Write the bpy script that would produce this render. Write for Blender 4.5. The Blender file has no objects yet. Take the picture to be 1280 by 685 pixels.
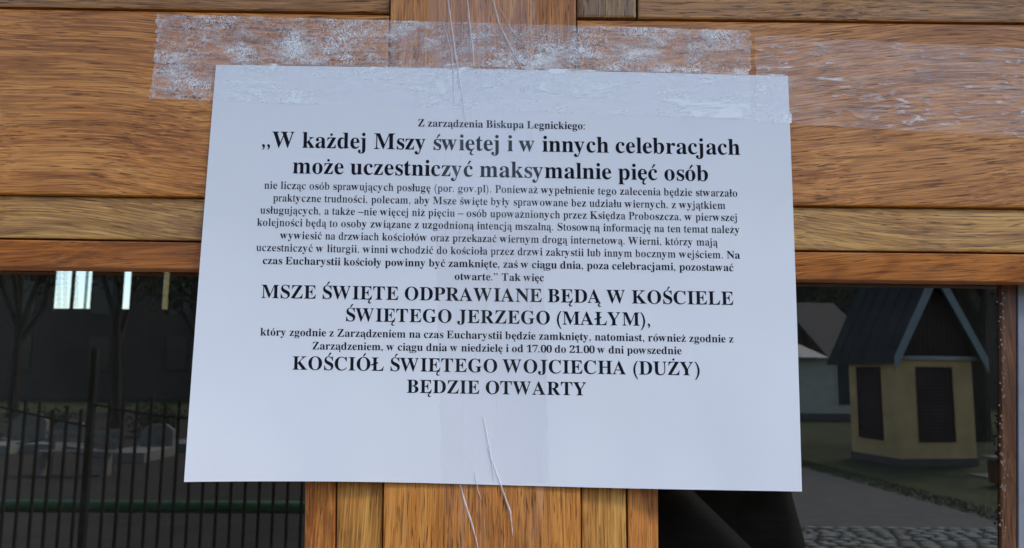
import bpy, bmesh, math, random
from mathutils import Vector, Matrix, noise
from mathutils.geometry import tessellate_polygon
R = math.radians
scene = bpy.context.scene
COL = scene.collection
random.seed(7)

# ------------------------------------------------------------------ camera
CAM = Vector((0.0, -0.395, 2.0))
PITCH, YAW, ROLL, F = R(7.3), R(-0.6), R(0.5), 1000.0
cd = bpy.data.cameras.new('camera'); cam = bpy.data.objects.new('camera', cd); COL.objects.link(cam)
cd.sensor_width = 36; cd.lens = 36 * F / 1280; cd.clip_start = 0.01; cd.clip_end = 2000
CR = Matrix.Rotation(YAW, 3, 'Z') @ Matrix.Rotation(R(90) + PITCH, 3, 'X') @ Matrix.Rotation(ROLL, 3, 'Z')
cam.matrix_world = Matrix.Translation(CAM) @ CR.to_4x4()
scene.camera = cam
cd.dof.use_dof = True; cd.dof.focus_distance = 0.40; cd.dof.aperture_fstop = 24.0     # phone lens focused on the notice

# ------------------------------------------------------------------ light: overcast daylight
w = bpy.data.worlds.new('World'); scene.world = w; w.use_nodes = True
nt = w.node_tree; bg = nt.nodes['Background']
sky = nt.nodes.new('ShaderNodeTexSky'); sky.sky_type = 'NISHITA'; sky.sun_disc = False
SUN_EL, SUN_AZ = R(48), R(138)         # azimuth clockwise from +Y
sky.sun_elevation = SUN_EL; sky.sun_rotation = SUN_AZ
sky.air_density = 1.0; sky.dust_density = 1.0; sky.ozone_density = 1.2
nt.links.new(sky.outputs[0], bg.inputs[0]); bg.inputs[1].default_value = 0.14
sd = bpy.data.lights.new('sun', 'SUN'); sun = bpy.data.objects.new('sun', sd); COL.objects.link(sun)
sd.energy = 1.3; sd.angle = R(25); sd.color = (1.0, 0.96, 0.9)
sdir = Vector((math.sin(SUN_AZ) * math.cos(SUN_EL), math.cos(SUN_AZ) * math.cos(SUN_EL), math.sin(SUN_EL)))
sun.rotation_euler = sdir.to_track_quat('Z', 'Y').to_euler()
sun.location = (0, -20, 30)
scene.view_settings.view_transform = 'Standard'; scene.view_settings.look = 'None'
scene.view_settings.exposure = 1.25; scene.view_settings.gamma = 1.0
scene.cycles.max_bounces = 8; scene.cycles.transparent_max_bounces = 16

# ------------------------------------------------------------------ helpers
GY = 0.024                                  # plane of the door glass
def ray(px, py): return (CR @ Vector(((px - 640) / F, -(py - 342.5) / F, -1.0)))
def P(px, py, y):                           # point seen at a picture position, on the plane Y = y
    d = ray(px, py); return CAM + d * ((y - CAM.y) / d.y)
def G(px, py, z=0.0):                       # ground point seen mirrored in the glass
    d = ray(px, py); p = CAM + d * ((z - CAM.z) / d.z); return Vector((p.x, 2 * GY - p.y, z))
def M(x, y, z): return Vector((x, 2 * GY - y, z))       # mirror image of a place behind the glass
def D(px, dist, z=0.0):                     # mirrored place at a distance
    d = ray(px, 470); p = CAM + d * (dist / d.y); return Vector((p.x, 2 * GY - p.y, z))

def link(o, parent=None):
    COL.objects.link(o)
    if parent: o.parent = parent
    return o
def mesh_obj(name, verts, faces, mat, parent=None, smooth=False):
    me = bpy.data.meshes.new(name); me.from_pydata([tuple(v) for v in verts], [], faces)
    me.update()
    if mat: me.materials.append(mat)
    bm = bmesh.new(); bm.from_mesh(me); bmesh.ops.recalc_face_normals(bm, faces=bm.faces); bm.to_mesh(me); bm.free()
    if smooth: me.shade_smooth()
    return link(bpy.data.objects.new(name, me), parent)
def bm_obj(name, bm, mat, parent=None, smooth=False):
    me = bpy.data.meshes.new(name); bmesh.ops.recalc_face_normals(bm, faces=bm.faces); bm.to_mesh(me); bm.free()
    for m in (mat if isinstance(mat, (list, tuple)) else [mat]): me.materials.append(m)
    if smooth: me.shade_smooth()
    return link(bpy.data.objects.new(name, me), parent)
def root(name, loc=(0, 0, 0)):
    o = bpy.data.objects.new(name, None); o.empty_display_size = 0.1; o.location = loc; COL.objects.link(o)
    return o
def tag(o, label=None, cat=None, group=None, kind=None):
    if label: o['label'] = label
    if cat: o['category'] = cat
    if group: o['group'] = group
    if kind: o['kind'] = kind
    return o
def hexa(bm, a, b, bev=0.0):                # a, b: two matching rings of corners -> closed prism
    va = [bm.verts.new(v) for v in a]; vb = [bm.verts.new(v) for v in b]; n = len(a)
    fs = [bm.faces.new(va), bm.faces.new(vb[::-1])]
    for i in range(n): fs.append(bm.faces.new((va[i], vb[i], vb[(i + 1) % n], va[(i + 1) % n])))
    return va, vb, fs
def box(bm, x0, x1, y0, y1, z0, z1):
    hexa(bm, [(x0, y0, z0), (x1, y0, z0), (x1, y0, z1), (x0, y0, z1)], [(x0, y1, z0), (x1, y1, z0), (x1, y1, z1), (x0, y1, z1)])
def bar(bm, a, b, r, n=6, r2=None):
    a = Vector(a); b = Vector(b); d = (b - a).normalized(); r2 = r if r2 is None else r2
    s = d.orthogonal().normalized(); t = d.cross(s)
    ra = [a + (s * math.cos(6.2832 * k / n) + t * math.sin(6.2832 * k / n)) * r for k in range(n)]
    rb = [b + (s * math.cos(6.2832 * k / n) + t * math.sin(6.2832 * k / n)) * r2 for k in range(n)]
    hexa(bm, ra, rb)

# ------------------------------------------------------------------ materials
def nodes(m): return m.node_tree.nodes, m.node_tree.links
def new_mat(name):
    m = bpy.data.materials.new(name); m.use_nodes = True; n, l = nodes(m)
    return m, n, l, n['Principled BSDF']
def N(n, typ, **kw):
    x = n.new('ShaderNode' + typ)
    for k, v in kw.items():
        if k.startswith('i_'): x.inputs[k[2:].replace('_', ' ')].default_value = v
        else: setattr(x, k, v)
    return x
def ramp(n, l, src, stops, interp='LINEAR'):
    r = n.new('ShaderNodeValToRGB'); cr = r.color_ramp; cr.interpolation = interp
    while len(cr.elements) < len(stops): cr.elements.new(0.5)
    for e, (p, c) in zip(cr.elements, stops):
        e.position = p; e.color = (c, c, c, 1) if isinstance(c, (int, float)) else (*c, 1)
    l.new(src, r.inputs[0]); return r.outputs[0]
def math_(n, l, op, a, b=0.0):
    x = n.new('ShaderNodeMath'); x.operation = op
    for i, v in enumerate((a, b)):
        if isinstance(v, (int, float)): x.inputs[i].default_value = v
        else: l.new(v, x.inputs[i])
    return x.outputs[0]
def mix(n, l, fac, a, b, mode='MIX'):
    x = n.new('ShaderNodeMix'); x.data_type = 'RGBA'; x.blend_type = mode
    if isinstance(fac, (int, float)): x.inputs[0].default_value = fac
    else: l.new(fac, x.inputs[0])
    for i, v in ((6, a), (7, b)):
        if isinstance(v, tuple): x.inputs[i].default_value = (*v, 1)
        else: l.new(v, x.inputs[i])
    return x.outputs[2]
def mapping(n, l, src, scale, rot=(0, 0, 0), loc=(0, 0, 0)):
    m = n.new('ShaderNodeMapping'); l.new(src, m.inputs[0])
    m.inputs['Scale'].default_value = scale; m.inputs['Rotation'].default_value = rot; m.inputs['Location'].default_value = loc
    return m.outputs[0]
def noise_(n, l, vec, scale, detail=3, rough=0.55, dist=0.0):
    x = n.new('ShaderNodeTexNoise'); l.new(vec, x.inputs['Vector'])
    x.inputs['Scale'].default_value = scale; x.inputs['Detail'].default_value = detail
    x.inputs['Roughness'].default_value = rough; x.inputs['Distortion'].default_value = dist
    return x.outputs[0]
def simple(name, col, rough=0.7, var=0.15, scale=8.0, metal=0.0, bump=0.0):
    m, n, l, p = new_mat(name); tc = N(n, 'TexCoord')
    f = noise_(n, l, tc.outputs['Object'], scale, 5, 0.6)
    c = ramp(n, l, f, [(0.3, tuple(v * (1 - var) for v in col)), (0.7, tuple(min(1, v * (1 + var)) for v in col))])
    l.new(c, p.inputs['Base Color']); p.inputs['Roughness'].default_value = rough; p.inputs['Metallic'].default_value = metal
    if bump:
        b = N(n, 'Bump'); b.inputs['Strength'].default_value = bump; b.inputs['Distance'].default_value = 0.01
        l.new(noise_(n, l, tc.outputs['Object'], scale * 6, 4), b.inputs['Height']); l.new(b.outputs[0], p.inputs['Normal'])
    return m

def oak(name, dark, mid, light, axis='X', seed=0.0, tilt=0.0, pores=1.0, craq=None, weather=0.0, wave=1.0, rough=0.42):
    """varnished oak; axis = direction of the grain"""
    m, n, l, p = new_mat(name); tc = N(n, 'TexCoord'); src = tc.outputs['Object']
    rot = (0, tilt, 0)
    src = mapping(n, l, src, (1, 1, 1), rot, (seed, seed * 0.37, seed * 0.71))
    wv = N(n, 'TexNoise', i_Scale=6.0, i_Detail=1.5); l.new(src, wv.inputs['Vector'])
    sub = N(n, 'VectorMath', operation='SUBTRACT'); l.new(wv.outputs['Color'], sub.inputs[0]); sub.inputs[1].default_value = (0.5, 0.5, 0.5)
    scl = N(n, 'VectorMath', operation='SCALE'); l.new(sub.outputs[0], scl.inputs[0]); scl.inputs['Scale'].default_value = 0.022 * wave
    add = N(n, 'VectorMath', operation='ADD'); l.new(src, add.inputs[0]); l.new(scl.outputs[0], add.inputs[1])
    v = add.outputs[0]
    def st(a, b): return (a, b, b) if axis == 'X' else (b, b, a)
    big = noise_(n, l, mapping(n, l, v, st(4.5, 30), loc=(seed, 0, seed)), 1.0, 4, 0.6)
    fib = noise_(n, l, mapping(n, l, v, st(11, 330)), 1.0, 5, 0.7)
    fib2 = noise_(n, l, mapping(n, l, v, st(24, 1300), loc=(3, 1, 2)), 1.0, 3, 0.6)
    por = noise_(n, l, mapping(n, l, v, st(70, 1350), loc=(5, 7, 1)), 1.0, 2, 0.5)
    por2 = noise_(n, l, mapping(n, l, v, st(17, 620), loc=(2, 9, 4)), 1.0, 4, 0.6)
    tone = math_(n, l, 'ADD', math_(n, l, 'MULTIPLY', big, 0.45), math_(n, l, 'MULTIPLY', fib, 0.55))
    col = ramp(n, l, tone, [(0.38, dark), (0.49, mid), (0.60, light)])
    rg_ = noise_(n, l, mapping(n, l, v, st(1.6, 15), loc=(seed, 3, 8)), 1.0, 2, 0.45)
    ring = math_(n, l, 'SINE', math_(n, l, 'ADD', math_(n, l, 'MULTIPLY', rg_, 150.0), math_(n, l, 'MULTIPLY', fib, 4.0)))
    col = mix(n, l, ramp(n, l, ring, [(0.35, 0.0), (1.0, 0.42)]), col, dark)
    col = mix(n, l, ramp(n, l, fib2, [(0.36, 0.60), (0.48, 0.0)]), col, tuple(c * 0.6 for c in dark))
    col = mix(n, l, ramp(n, l, fib2, [(0.54, 0.0), (0.68, 0.50)]), col, tuple(min(1, c * 1.35) for c in light))
    pm = math_(n, l, 'MAXIMUM', ramp(n, l, por, [(0.60, 0.0), (0.67, 0.8 * pores)]), ramp(n, l, por2, [(0.64, 0.0), (0.69, 0.7 * pores)]))
    patch = ramp(n, l, noise_(n, l, src, 22.0, 3), [(0.35, 0.45), (0.6, 1.0)])
    pm = math_(n, l, 'MULTIPLY', pm, patch)
    if craq is not None:                       # checked varnish: fine splits across the grain in one area
        c, rad, amt = craq
        g = N(n, 'VectorMath', operation='DISTANCE'); l.new(mapping(n, l, tc.outputs['Object'], (0.62, 0, 1)), g.inputs[0]); g.inputs[1].default_value = (c[0] * 0.62, 0, c[2])
        reg = ramp(n, l, math_(n, l, 'ADD', math_(n, l, 'DIVIDE', g.outputs['Value'], rad), math_(n, l, 'MULTIPLY', math_(n, l, 'SUBTRACT', noise_(n, l, src, 40, 2), 0.5), 1.2)), [(0.35, 1.0), (0.95, 0.0)])
        cr1 = noise_(n, l, mapping(n, l, v, st(330, 90), rot=(0, R(10), 0)), 1.0, 2, 0.5)
        cr2 = noise_(n, l, mapping(n, l, v, st(80, 330), rot=(0, R(-5), 0)), 1.0, 2, 0.5)
        ridge1 = ramp(n, l, math_(n, l, 'ABSOLUTE', math_(n, l, 'SUBTRACT', cr1, 0.5)), [(0.0, 1.0), (0.05, 0.0)])
        ridge2 = ramp(n, l, math_(n, l, 'ABSOLUTE', math_(n, l, 'SUBTRACT', cr2, 0.5)), [(0.0, 1.0), (0.04, 0.0)])
        cm = math_(n, l, 'MULTIPLY', math_(n, l, 'MULTIPLY', math_(n, l, 'MAXIMUM', ridge1, ridge2), reg), amt)
        pm = math_(n, l, 'MAXIMUM', pm, cm)
    col = mix(n, l, pm, col, tuple(c * 0.22 for c in dark))
    if weather:
        wm = ramp(n, l, noise_(n, l, mapping(n, l, src, st(6, 18)), 1.0, 5, 0.7), [(0.45, 0.0), (0.72, weather)])
        col = mix(n, l, wm, col, (0.24, 0.20, 0.16))
    l.new(col, p.inputs['Base Color'])
    rr = ramp(n, l, noise_(n, l, mapping(n, l, v, st(20, 120)), 1.0, 3), [(0.3, rough - 0.08), (0.7, rough + 0.14)])
    l.new(rr, p.inputs['Roughness']); p.inputs['Specular IOR Level'].default_value = 0.3; p.inputs['Coat Weight'].default_value = 0.25; p.inputs['Coat Roughness'].default_value = 0.3
    h = math_(n, l, 'SUBTRACT', math_(n, l, 'MULTIPLY', fib2, 0.35), math_(n, l, 'MULTIPLY', pm, 1.0))
    h = math_(n, l, 'ADD', h, math_(n, l, 'MULTIPLY', fib, 0.5))
    b = N(n, 'Bump'); b.inputs['Strength'].default_value = 0.55; b.inputs['Distance'].default_value = 0.0005
    l.new(h, b.inputs['Height']); l.new(b.outputs[0], p.inputs['Normal'])
    return m

# oak tones (real-world base colours)
O_dark, O_mid, O_light = (0.330, 0.105, 0.019), (0.590, 0.218, 0.042), (0.740, 0.330, 0.082)
G_dark, G_mid, G_light = (0.300, 0.125, 0.028), (0.560, 0.270, 0.060), (0.740, 0.410, 0.110)   # golden, less varnish
R_dark, R_mid, R_light = (0.260, 0.070, 0.014), (0.540, 0.165, 0.030), (0.680, 0.250, 0.055)   # red-brown
crL = P(95, 150, 0)
m_rail_l = oak('oak_rail_left', O_dark, O_mid, O_light, 'X', 0.0, tilt=R(-3), craq=((crL.x, 0, crL.z), 0.060, 0.95))
m_rail_r = oak('oak_rail_right', tuple(c*0.95 for c in O_dark), tuple(c*0.93 for c in O_mid), tuple(c*0.95 for c in O_light), 'X', 3.1, tilt=R(4), craq=((P(1090, 190, 0).x, 0, P(1090, 190, 0).z), 0.045, 0.6))
m_stile = oak('oak_stile', O_dark, (0.56, 0.200, 0.034), (0.70, 0.300, 0.068), 'Z', 5.7, pores=1.2, wave=0.5)
m_band_g = oak('oak_band_golden', G_dark, G_mid, G_light, 'X', 8.2, pores=0.9, weather=0.25, wave=1.3)
m_band_r = oak('oak_band_red', R_dark, R_mid, R_light, 'X', 9.9, tilt=R(4), pores=0.8, weather=0.25)
m_vband_g = oak('oak_upright_golden', G_dark, (0.52, 0.22, 0.045), (0.72, 0.37, 0.09), 'Z', 11.2, pores=0.8, wave=0.6)
m_vband_r = oak('oak_upright_red', R_dark, (0.54, 0.18, 0.032), (0.66, 0.27, 0.06), 'Z', 13.9, pores=1.0, wave=0.6)
m_top = oak('oak_weathered', tuple(c*0.8 for c in G_dark), (0.48, 0.205, 0.052), (0.62, 0.30, 0.09), 'X', 15.3, pores=1.2, weather=0.35)
m_vtop = oak('oak_weathered_upright', tuple(c*0.6 for c in G_dark), (0.34, 0.18, 0.060), (0.56, 0.33, 0.12), 'Z', 17.1, pores=1.5, weather=0.35)
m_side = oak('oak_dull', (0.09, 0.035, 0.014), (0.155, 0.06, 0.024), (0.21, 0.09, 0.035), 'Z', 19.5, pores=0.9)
m_core = simple('dark_rebate', (0.035, 0.020, 0.012), 0.9, 0.3, 60)

def paper_mat():
    m, n, l, p = new_mat('office_paper'); tc = N(n, 'TexCoord'); s = tc.outputs['Object']
    c = ramp(n, l, noise_(n, l, s, 14, 3), [(0.3, (0.80, 0.81, 0.84)), (0.7, (0.84, 0.84, 0.855))])
    l.new(c, p.inputs['Base Color']); p.inputs['Roughness'].default_value = 0.75; p.inputs['Specular IOR Level'].default_value = 0.3
    b = N(n, 'Bump'); b.inputs['Strength'].default_value = 0.25; b.inputs['Distance'].default_value = 0.002
    l.new(noise_(n, l, s, 30, 2), b.inputs['Height']); l.new(b.outputs[0], p.inputs['Normal'])
    return m
m_paper = paper_mat()
m_ink = simple('printer_ink', (0.010, 0.011, 0.020), 0.9, 0.1, 100)
m_ink.node_tree.nodes['Principled BSDF'].inputs['Specular IOR Level'].default_value = 0.15

def tape_mat(name, kind):
    """clear packing tape: mostly see-through, white where air is trapped under it and where glare is painted in"""
    m, n, l, p = new_mat(name); tc = N(n, 'TexCoord'); s = tc.outputs['Object']
    p.inputs['Base Color'].default_value = (0.92, 0.90, 0.88, 1); p.inputs['Roughness'].default_value = 0.32
    out = n['Material Output']
    big = noise_(n, l, s, 45, 3, 0.6); big2 = noise_(n, l, mapping(n, l, s, (1, 1, 1), loc=(4, 2, 7)), 18, 3, 0.6)
    if kind == 'wood':
        wm = noise_(n, l, mapping(n, l, s, (1, 1, 1.15)), 300, 2, 0.6, 2.2)
        line = ramp(n, l, math_(n, l, 'ABSOLUTE', math_(n, l, 'SUBTRACT', wm, 0.5)), [(0.0, 1.0), (0.035, 0.7), (0.07, 0.0)])
        area = ramp(n, l, big, [(0.38, 0.45), (0.50, 0.9), (0.60, 1.5)])
        glare = ramp(n, l, noise_(n, l, mapping(n, l, s, (0.7, 1, 1.6)), 48, 4, 0.7), [(0.46, 0.0), (0.68, 0.60)])  # soft glare painted into the film as white patches
        fac = math_(n, l, 'ADD', math_(n, l, 'MULTIPLY', line, math_(n, l, 'MULTIPLY', area, 0.48)), glare)
        fac = math_(n, l, 'ADD', fac, 0.025)
        h = wm
    elif kind == 'streak':
        wm = noise_(n, l, mapping(n, l, s, (95, 300, 480), (0, R(-5), 0)), 1.0, 4, 0.7, 0.8)
        line = ramp(n, l, wm, [(0.54, 0.0), (0.70, 0.8)])
        area = ramp(n, l, noise_(n, l, s, 24, 3, 0.6), [(0.40, 0.2), (0.58, 1.0)])
        right = ramp(n, l, math_(n, l, 'MULTIPLY', math_(n, l, 'SUBTRACT', N_x(n, l, s), P(1120, 100, 0).x), 14.0), [(0.0, 0.12), (1.0, 0.60)])  # sheen painted in: film whitens toward its right end
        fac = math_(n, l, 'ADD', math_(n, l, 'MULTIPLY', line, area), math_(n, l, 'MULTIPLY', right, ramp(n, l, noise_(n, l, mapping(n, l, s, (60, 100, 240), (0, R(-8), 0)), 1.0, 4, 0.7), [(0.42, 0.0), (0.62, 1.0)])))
        h = wm
    elif kind == 'paper':
        wm = noise_(n, l, mapping(n, l, s, (26, 60, 75)), 1.0, 4, 0.62, 1.0)
        fac = ramp(n, l, wm, [(0.42, 0.02), (0.54, 0.25), (0.64, 0.9)])
        h = wm
        p.inputs['Base Color'].default_value = (0.97, 1.0, 1.0, 1)
    else:                                         # smooth
        wm = noise_(n, l, mapping(n, l, s, (160, 100, 12)), 1.0, 3, 0.6)
        fac = ramp(n, l, wm, [(0.55, 0.012), (0.72, 0.12)])
        h = wm
    gl = N(n, 'BsdfGlossy'); gl.inputs['Roughness'].default_value = 0.12; gl.inputs['Color'].default_value = (1, 1, 1, 1)
    tr = N(n, 'BsdfTransparent'); tr.inputs[0].default_value = (0.99, 0.985, 0.99, 1)
    bmp = N(n, 'Bump'); bmp.inputs['Strength'].default_value = 0.03 if kind == 'paper' else 0.5; bmp.inputs['Distance'].default_value = 0.0004
    l.new(h, bmp.inputs['Height'])
    for q in (gl, p): l.new(bmp.outputs[0], q.inputs['Normal'])
    m1 = N(n, 'MixShader'); m1.inputs[0].default_value = 0.025; l.new(tr.outputs[0], m1.inputs[1]); l.new(gl.outputs[0], m1.inputs[2])
    m2 = N(n, 'MixShader'); l.new(fac, m2.inputs[0]); l.new(m1.outputs[0], m2.inputs[1]); l.new(p.outputs[0], m2.inputs[2])
    l.new(m2.outputs[0], out.inputs['Surface'])
    return m
def N_x(n, l, s):
    x = n.new('ShaderNodeSeparateXYZ'); l.new(s, x.inputs[0]); return x.outputs[0]

def glass_mat(name, refl=1.0, tint=(0.55, 0.58, 0.55), haze=0.02):
    m, n, l, p = new_mat(name); out = n['Material Output']; tc = N(n, 'TexCoord')
    gl = N(n, 'BsdfGlossy'); gl.inputs['Roughness'].default_value = 0.004; gl.inputs['Color'].default_value = (1.0, 0.95, 0.86, 1)
    tr = N(n, 'BsdfTransparent'); tr.inputs[0].default_value = (*tint, 1)
    fr = N(n, 'Fresnel'); fr.inputs[0].default_value = 1.52
    f = math_(n, l, 'MINIMUM', math_(n, l, 'MULTIPLY', fr.outputs[0], refl), 1.0)
    m1 = N(n, 'MixShader'); l.new(f, m1.inputs[0]); l.new(tr.outputs[0], m1.inputs[1]); l.new(gl.outputs[0], m1.inputs[2])
    p.inputs['Base Color'].default_value = (0.30, 0.28, 0.25, 1); p.inputs['Roughness'].default_value = 0.9
    dust = ramp(n, l, noise_(n, l, tc.outputs['Object'], 35, 6, 0.7), [(0.35, haze * 0.4), (0.75, haze * 1.6)])
    m2 = N(n, 'MixShader'); l.new(dust, m2.inputs[0]); l.new(m1.outputs[0], m2.inputs[1]); l.new(p.outputs[0], m2.inputs[2])
    l.new(m2.outputs[0], out.inputs['Surface'])
    return m

# ================================================================== THE SETTING
def grass_mat():
    m, n, l, p = new_mat('short_grass'); tc = N(n, 'TexCoord'); s = tc.outputs['Object']
    c1 = ramp(n, l, noise_(n, l, s, 1.2, 5, 0.65), [(0.35, (0.055, 0.050, 0.022)), (0.5, (0.085, 0.105, 0.034)), (0.7, (0.120, 0.155, 0.050))])
    c2 = mix(n, l, ramp(n, l, noise_(n, l, s, 22, 4, 0.7), [(0.4, 0.0), (0.65, 0.6)]), c1, (0.03, 0.035, 0.014))
    l.new(c2, p.inputs['Base Color']); p.inputs['Roughness'].default_value = 0.95
    b = N(n, 'Bump'); b.inputs['Distance'].default_value = 0.05; l.new(noise_(n, l, s, 30, 5), b.inputs['Height']); l.new(b.outputs[0], p.inputs['Normal'])
    return m
m_grass = grass_mat()
m_asph = simple('worn_asphalt', (0.13, 0.128, 0.125), 0.9, 0.18, 3.0, bump=0.3)
m_earth = simple('bare_earth', (0.040, 0.031, 0.022), 0.95, 0.35, 1.5, bump=0.4)
m_plaster = simple('cream_plaster', (0.52, 0.47, 0.36), 0.9, 0.08, 4.0, bump=0.2)
m_stone = simple('grey_stone', (0.22, 0.21, 0.19), 0.85, 0.25, 6.0, bump=0.4)
m_pale = simple('pale_stone', (0.25, 0.245, 0.225), 0.85, 0.2, 3.0)
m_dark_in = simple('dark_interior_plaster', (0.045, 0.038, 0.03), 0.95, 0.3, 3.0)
m_wetal = simple('black_iron', (0.018, 0.016, 0.015), 0.6, 0.2, 20)
m_green = simple('green_paint', (0.06, 0.17, 0.09), 0.45, 0.2, 6)
m_bark = simple('bark', (0.060, 0.048, 0.036), 0.95, 0.4, 9, bump=0.6)
m_brick = simple('dark_brick', (0.11, 0.085, 0.070), 0.9, 0.3, 5)
m_roofd = simple('slate', (0.055, 0.058, 0.062), 0.8, 0.25, 5)

def sheet(name, pts, z, mat, kind='structure'):
    o = mesh_obj(name, [(p[0], p[1], z) for p in pts], [tuple(range(len(pts)))], mat); o['kind'] = kind; return o
gr = sheet('ground', [(-400, -400), (400, -400), (400, 400), (-400, 400)], 0.0, m_grass)

# asphalt path in front of the porch, its far edge running away to the left
e0, e1 = G(900, 553), G(1250, 648)
dv = (e1 - e0).normalized()
far_a = e0 - dv * 6; far_b = e1 + dv * 14
c_y = G(1120, 661).y
sheet('path', [(far_a.x, far_a.y), (far_b.x, c_y - 0.01) if far_b.y > c_y else (far_b.x, far_b.y), (14, c_y), (1.4, c_y), (0.6, -14)], 0.006, m_asph)
sheet('earth', [(-30, -2.5), (1.0, -2.5), (0.9, -13), (0.6, -40), (-30, -40)], 0.004, m_earth)

# cobbled strip: stones one by one where they show, joined beyond
cob = mesh_obj('cobble_paving', [(1.2, -2.4, .008), (12, -2.4, .008), (12, c_y, .008), (1.2, c_y, .008)], [(0, 1, 2, 3)], m_earth); cob['kind'] = 'structure'
m_cob = simple('granite_sett', (0.40, 0.41, 0.38), 0.8, 0.3, 7, bump=0.5)
def stone_mesh(seed):
    rnd = random.Random(seed); bm = bmesh.new(); n = 7; a = []; b = []; c = []
    for k in range(n):
        t = 6.2832 * k / n; r = 0.5 * rnd.uniform(0.86, 1.02); q = 1.0 / max(abs(math.cos(t)), abs(math.sin(t))) ** 0.6
        x, y = r * q * math.cos(t), r * q * math.sin(t) * 0.8
        a.append((x, y, 0)); b.append((x * 0.97, y * 0.97, 0.035)); c.append((x * 0.72, y * 0.72, 0.055))
    va = [bm.verts.new(v) for v in a]; vb = [bm.verts.new(v) for v in b]; vc = [bm.verts.new(v) for v in c]
    for k in range(n):
        j = (k + 1) % n; bm.faces.new((va[k], va[j], vb[j], vb[k])); bm.faces.new((vb[k], vb[j], vc[j], vc[k]))
    bm.faces.new(vc); me = bpy.data.meshes.new('cobble'); bm.to_mesh(me); bm.free(); me.materials.append(m_cob); me.shade_smooth(); return me
cm = [stone_mesh(s) for s in range(5)]
rest = bmesh.new(); cnt = 0; row = 0; yy = c_y + 0.09
while yy < -3.0:
    x = 1.3 + (row % 2) * 0.12; 
    while x < 11.5:
        wdt = random.uniform(0.15, 0.29); cx = x + wdt / 2; ang = random.uniform(-0.25, 0.25); cy = yy + random.uniform(-.02, .02)
        if 3.4 < cx < 7.0 and yy < c_y + 1.75 and cnt < 290:
            o = bpy.data.objects.new('cobble', random.choice(cm)); link(o, cob); cnt += 1
            o.location = (cx, cy, 0.006 + random.uniform(-.008, .006)); o.scale = (wdt * 0.93, random.uniform(.135, .175), 0.45); o.rotation_euler.z = ang
        elif yy < -5.5:
            hx, hy = wdt * 0.45, 0.07; ca, sa = math.cos(ang), math.sin(ang)
            q = [(cx + a * hx * ca - b * hy * sa, cy + a * hx * sa + b * hy * ca) for a, b in ((-1, -1), (1, -1), (1, 1), (-1, 1))]
            vb = [rest.verts.new((a, b, .01)) for a, b in q]; vt = [rest.verts.new((cx + (a - cx) * .8, cy + (b - cy) * .8, .055)) for a, b in q]
            rest.faces.new(vt)
            for k in range(4): rest.faces.new((vb[k], vb[(k + 1) % 4], vt[(k + 1) % 4], vt[k]))
        x += wdt + 0.012
    yy += 0.185; row += 1
o = bm_obj('cobbles', rest, m_cob, cob); o['kind'] = 'stuff'

# grass tufts along the verge (nobody could count them)
bm = bmesh.new(); rg = random.Random(3)
for _ in range(9000):
    t = rg.uniform(0, 1); base = e0.lerp(e1 + dv * 5, t); off = rg.random() ** 1.5 * 6.0
    x = base.x - dv.y * 0 + rg.uniform(-.3, .3); y = base.y - off - 0.03
    h = rg.uniform(.02, .055); a = rg.uniform(0, 3.14); dx, dy = math.cos(a) * .012, math.sin(a) * .012
    v = [bm.verts.new(q) for q in ((x - dx, y - dy, 0), (x + dx, y + dy, 0), (x + rg.uniform(-.02, .02), y + rg.uniform(-.02, .02), h))]
    bm.faces.new(v)
m_blade = simple('grass_blade', (0.10, 0.135, 0.04), 0.9, 0.35, 2)
tag(bm_obj('grass', bm, m_blade), 'short green grass on the verge behind the asphalt path', 'grass', kind='stuff')

# porch floor and steps
bm = bmesh.new(); box(bm, -1.7, 1.7, -1.55, 0.12, 0.0, 0.45); box(bm, -1.9, 1.9, -1.86, -1.55, 0.0, 0.30); box(bm, -2.1, 2.1, -2.17, -1.86, 0.0, 0.15)
bm_obj('porch_step', bm, m_stone)['kind'] = 'structure'

# church: facade wall round the doorway, dark room behind
ch = root('church', (0, 0.3, 0.0)); ch.location = (0, 0, 0)
tag(ch, 'plastered church front wall around the wooden door, with a dark room inside', 'church')
bm = bmesh.new()
WX = 0.64
box(bm, -8, -WX, -0.16, 0.30, 0, 7.0); box(bm, WX, 8, -0.16, 0.30, 0, 7.0); box(bm, -WX, WX, -0.16, 0.30, 2.86, 7.0)
bm_obj('wall', bm, m_plaster, ch)
bm = bmesh.new(); hexa(bm, [(-1.5, -0.162, 3.35), (1.5, -0.162, 3.35), (1.5, -0.162, 3.45), (-1.5, -0.162, 3.45)], [(-1.5, -0.95, 3.15), (1.5, -0.95, 3.15), (1.5, -0.95, 3.22), (-1.5, -0.95, 3.22)])
bm_obj('added_canopy', bm, m_roofd, ch)  # added out of view to keep skylight off the door
# back wall with two window openings
BY = 9.0
wz = P(90, 385.5, BY).z; wt = 3.9
a0, a1 = P(65.5, 365, BY).x, P(113.5, 365, BY).x
b0, b1 = P(151.5, 365, BY).x, P(210.5, 365, BY).x
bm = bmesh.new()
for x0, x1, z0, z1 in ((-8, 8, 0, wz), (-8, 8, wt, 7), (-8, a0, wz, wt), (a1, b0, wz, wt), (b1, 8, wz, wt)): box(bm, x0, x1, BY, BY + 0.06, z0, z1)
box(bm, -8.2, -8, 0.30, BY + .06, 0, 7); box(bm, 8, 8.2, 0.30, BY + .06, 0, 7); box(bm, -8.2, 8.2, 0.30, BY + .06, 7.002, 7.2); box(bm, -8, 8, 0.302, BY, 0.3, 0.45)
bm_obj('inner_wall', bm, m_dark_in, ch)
m_wf = simple('window_frame_dark', (0.03, 0.03, 0.032), 0.7, 0.2, 10)
m_cream = glass_mat('cream_glass', 1.0, (0.42, 0.35, 0.24), .02)
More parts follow.
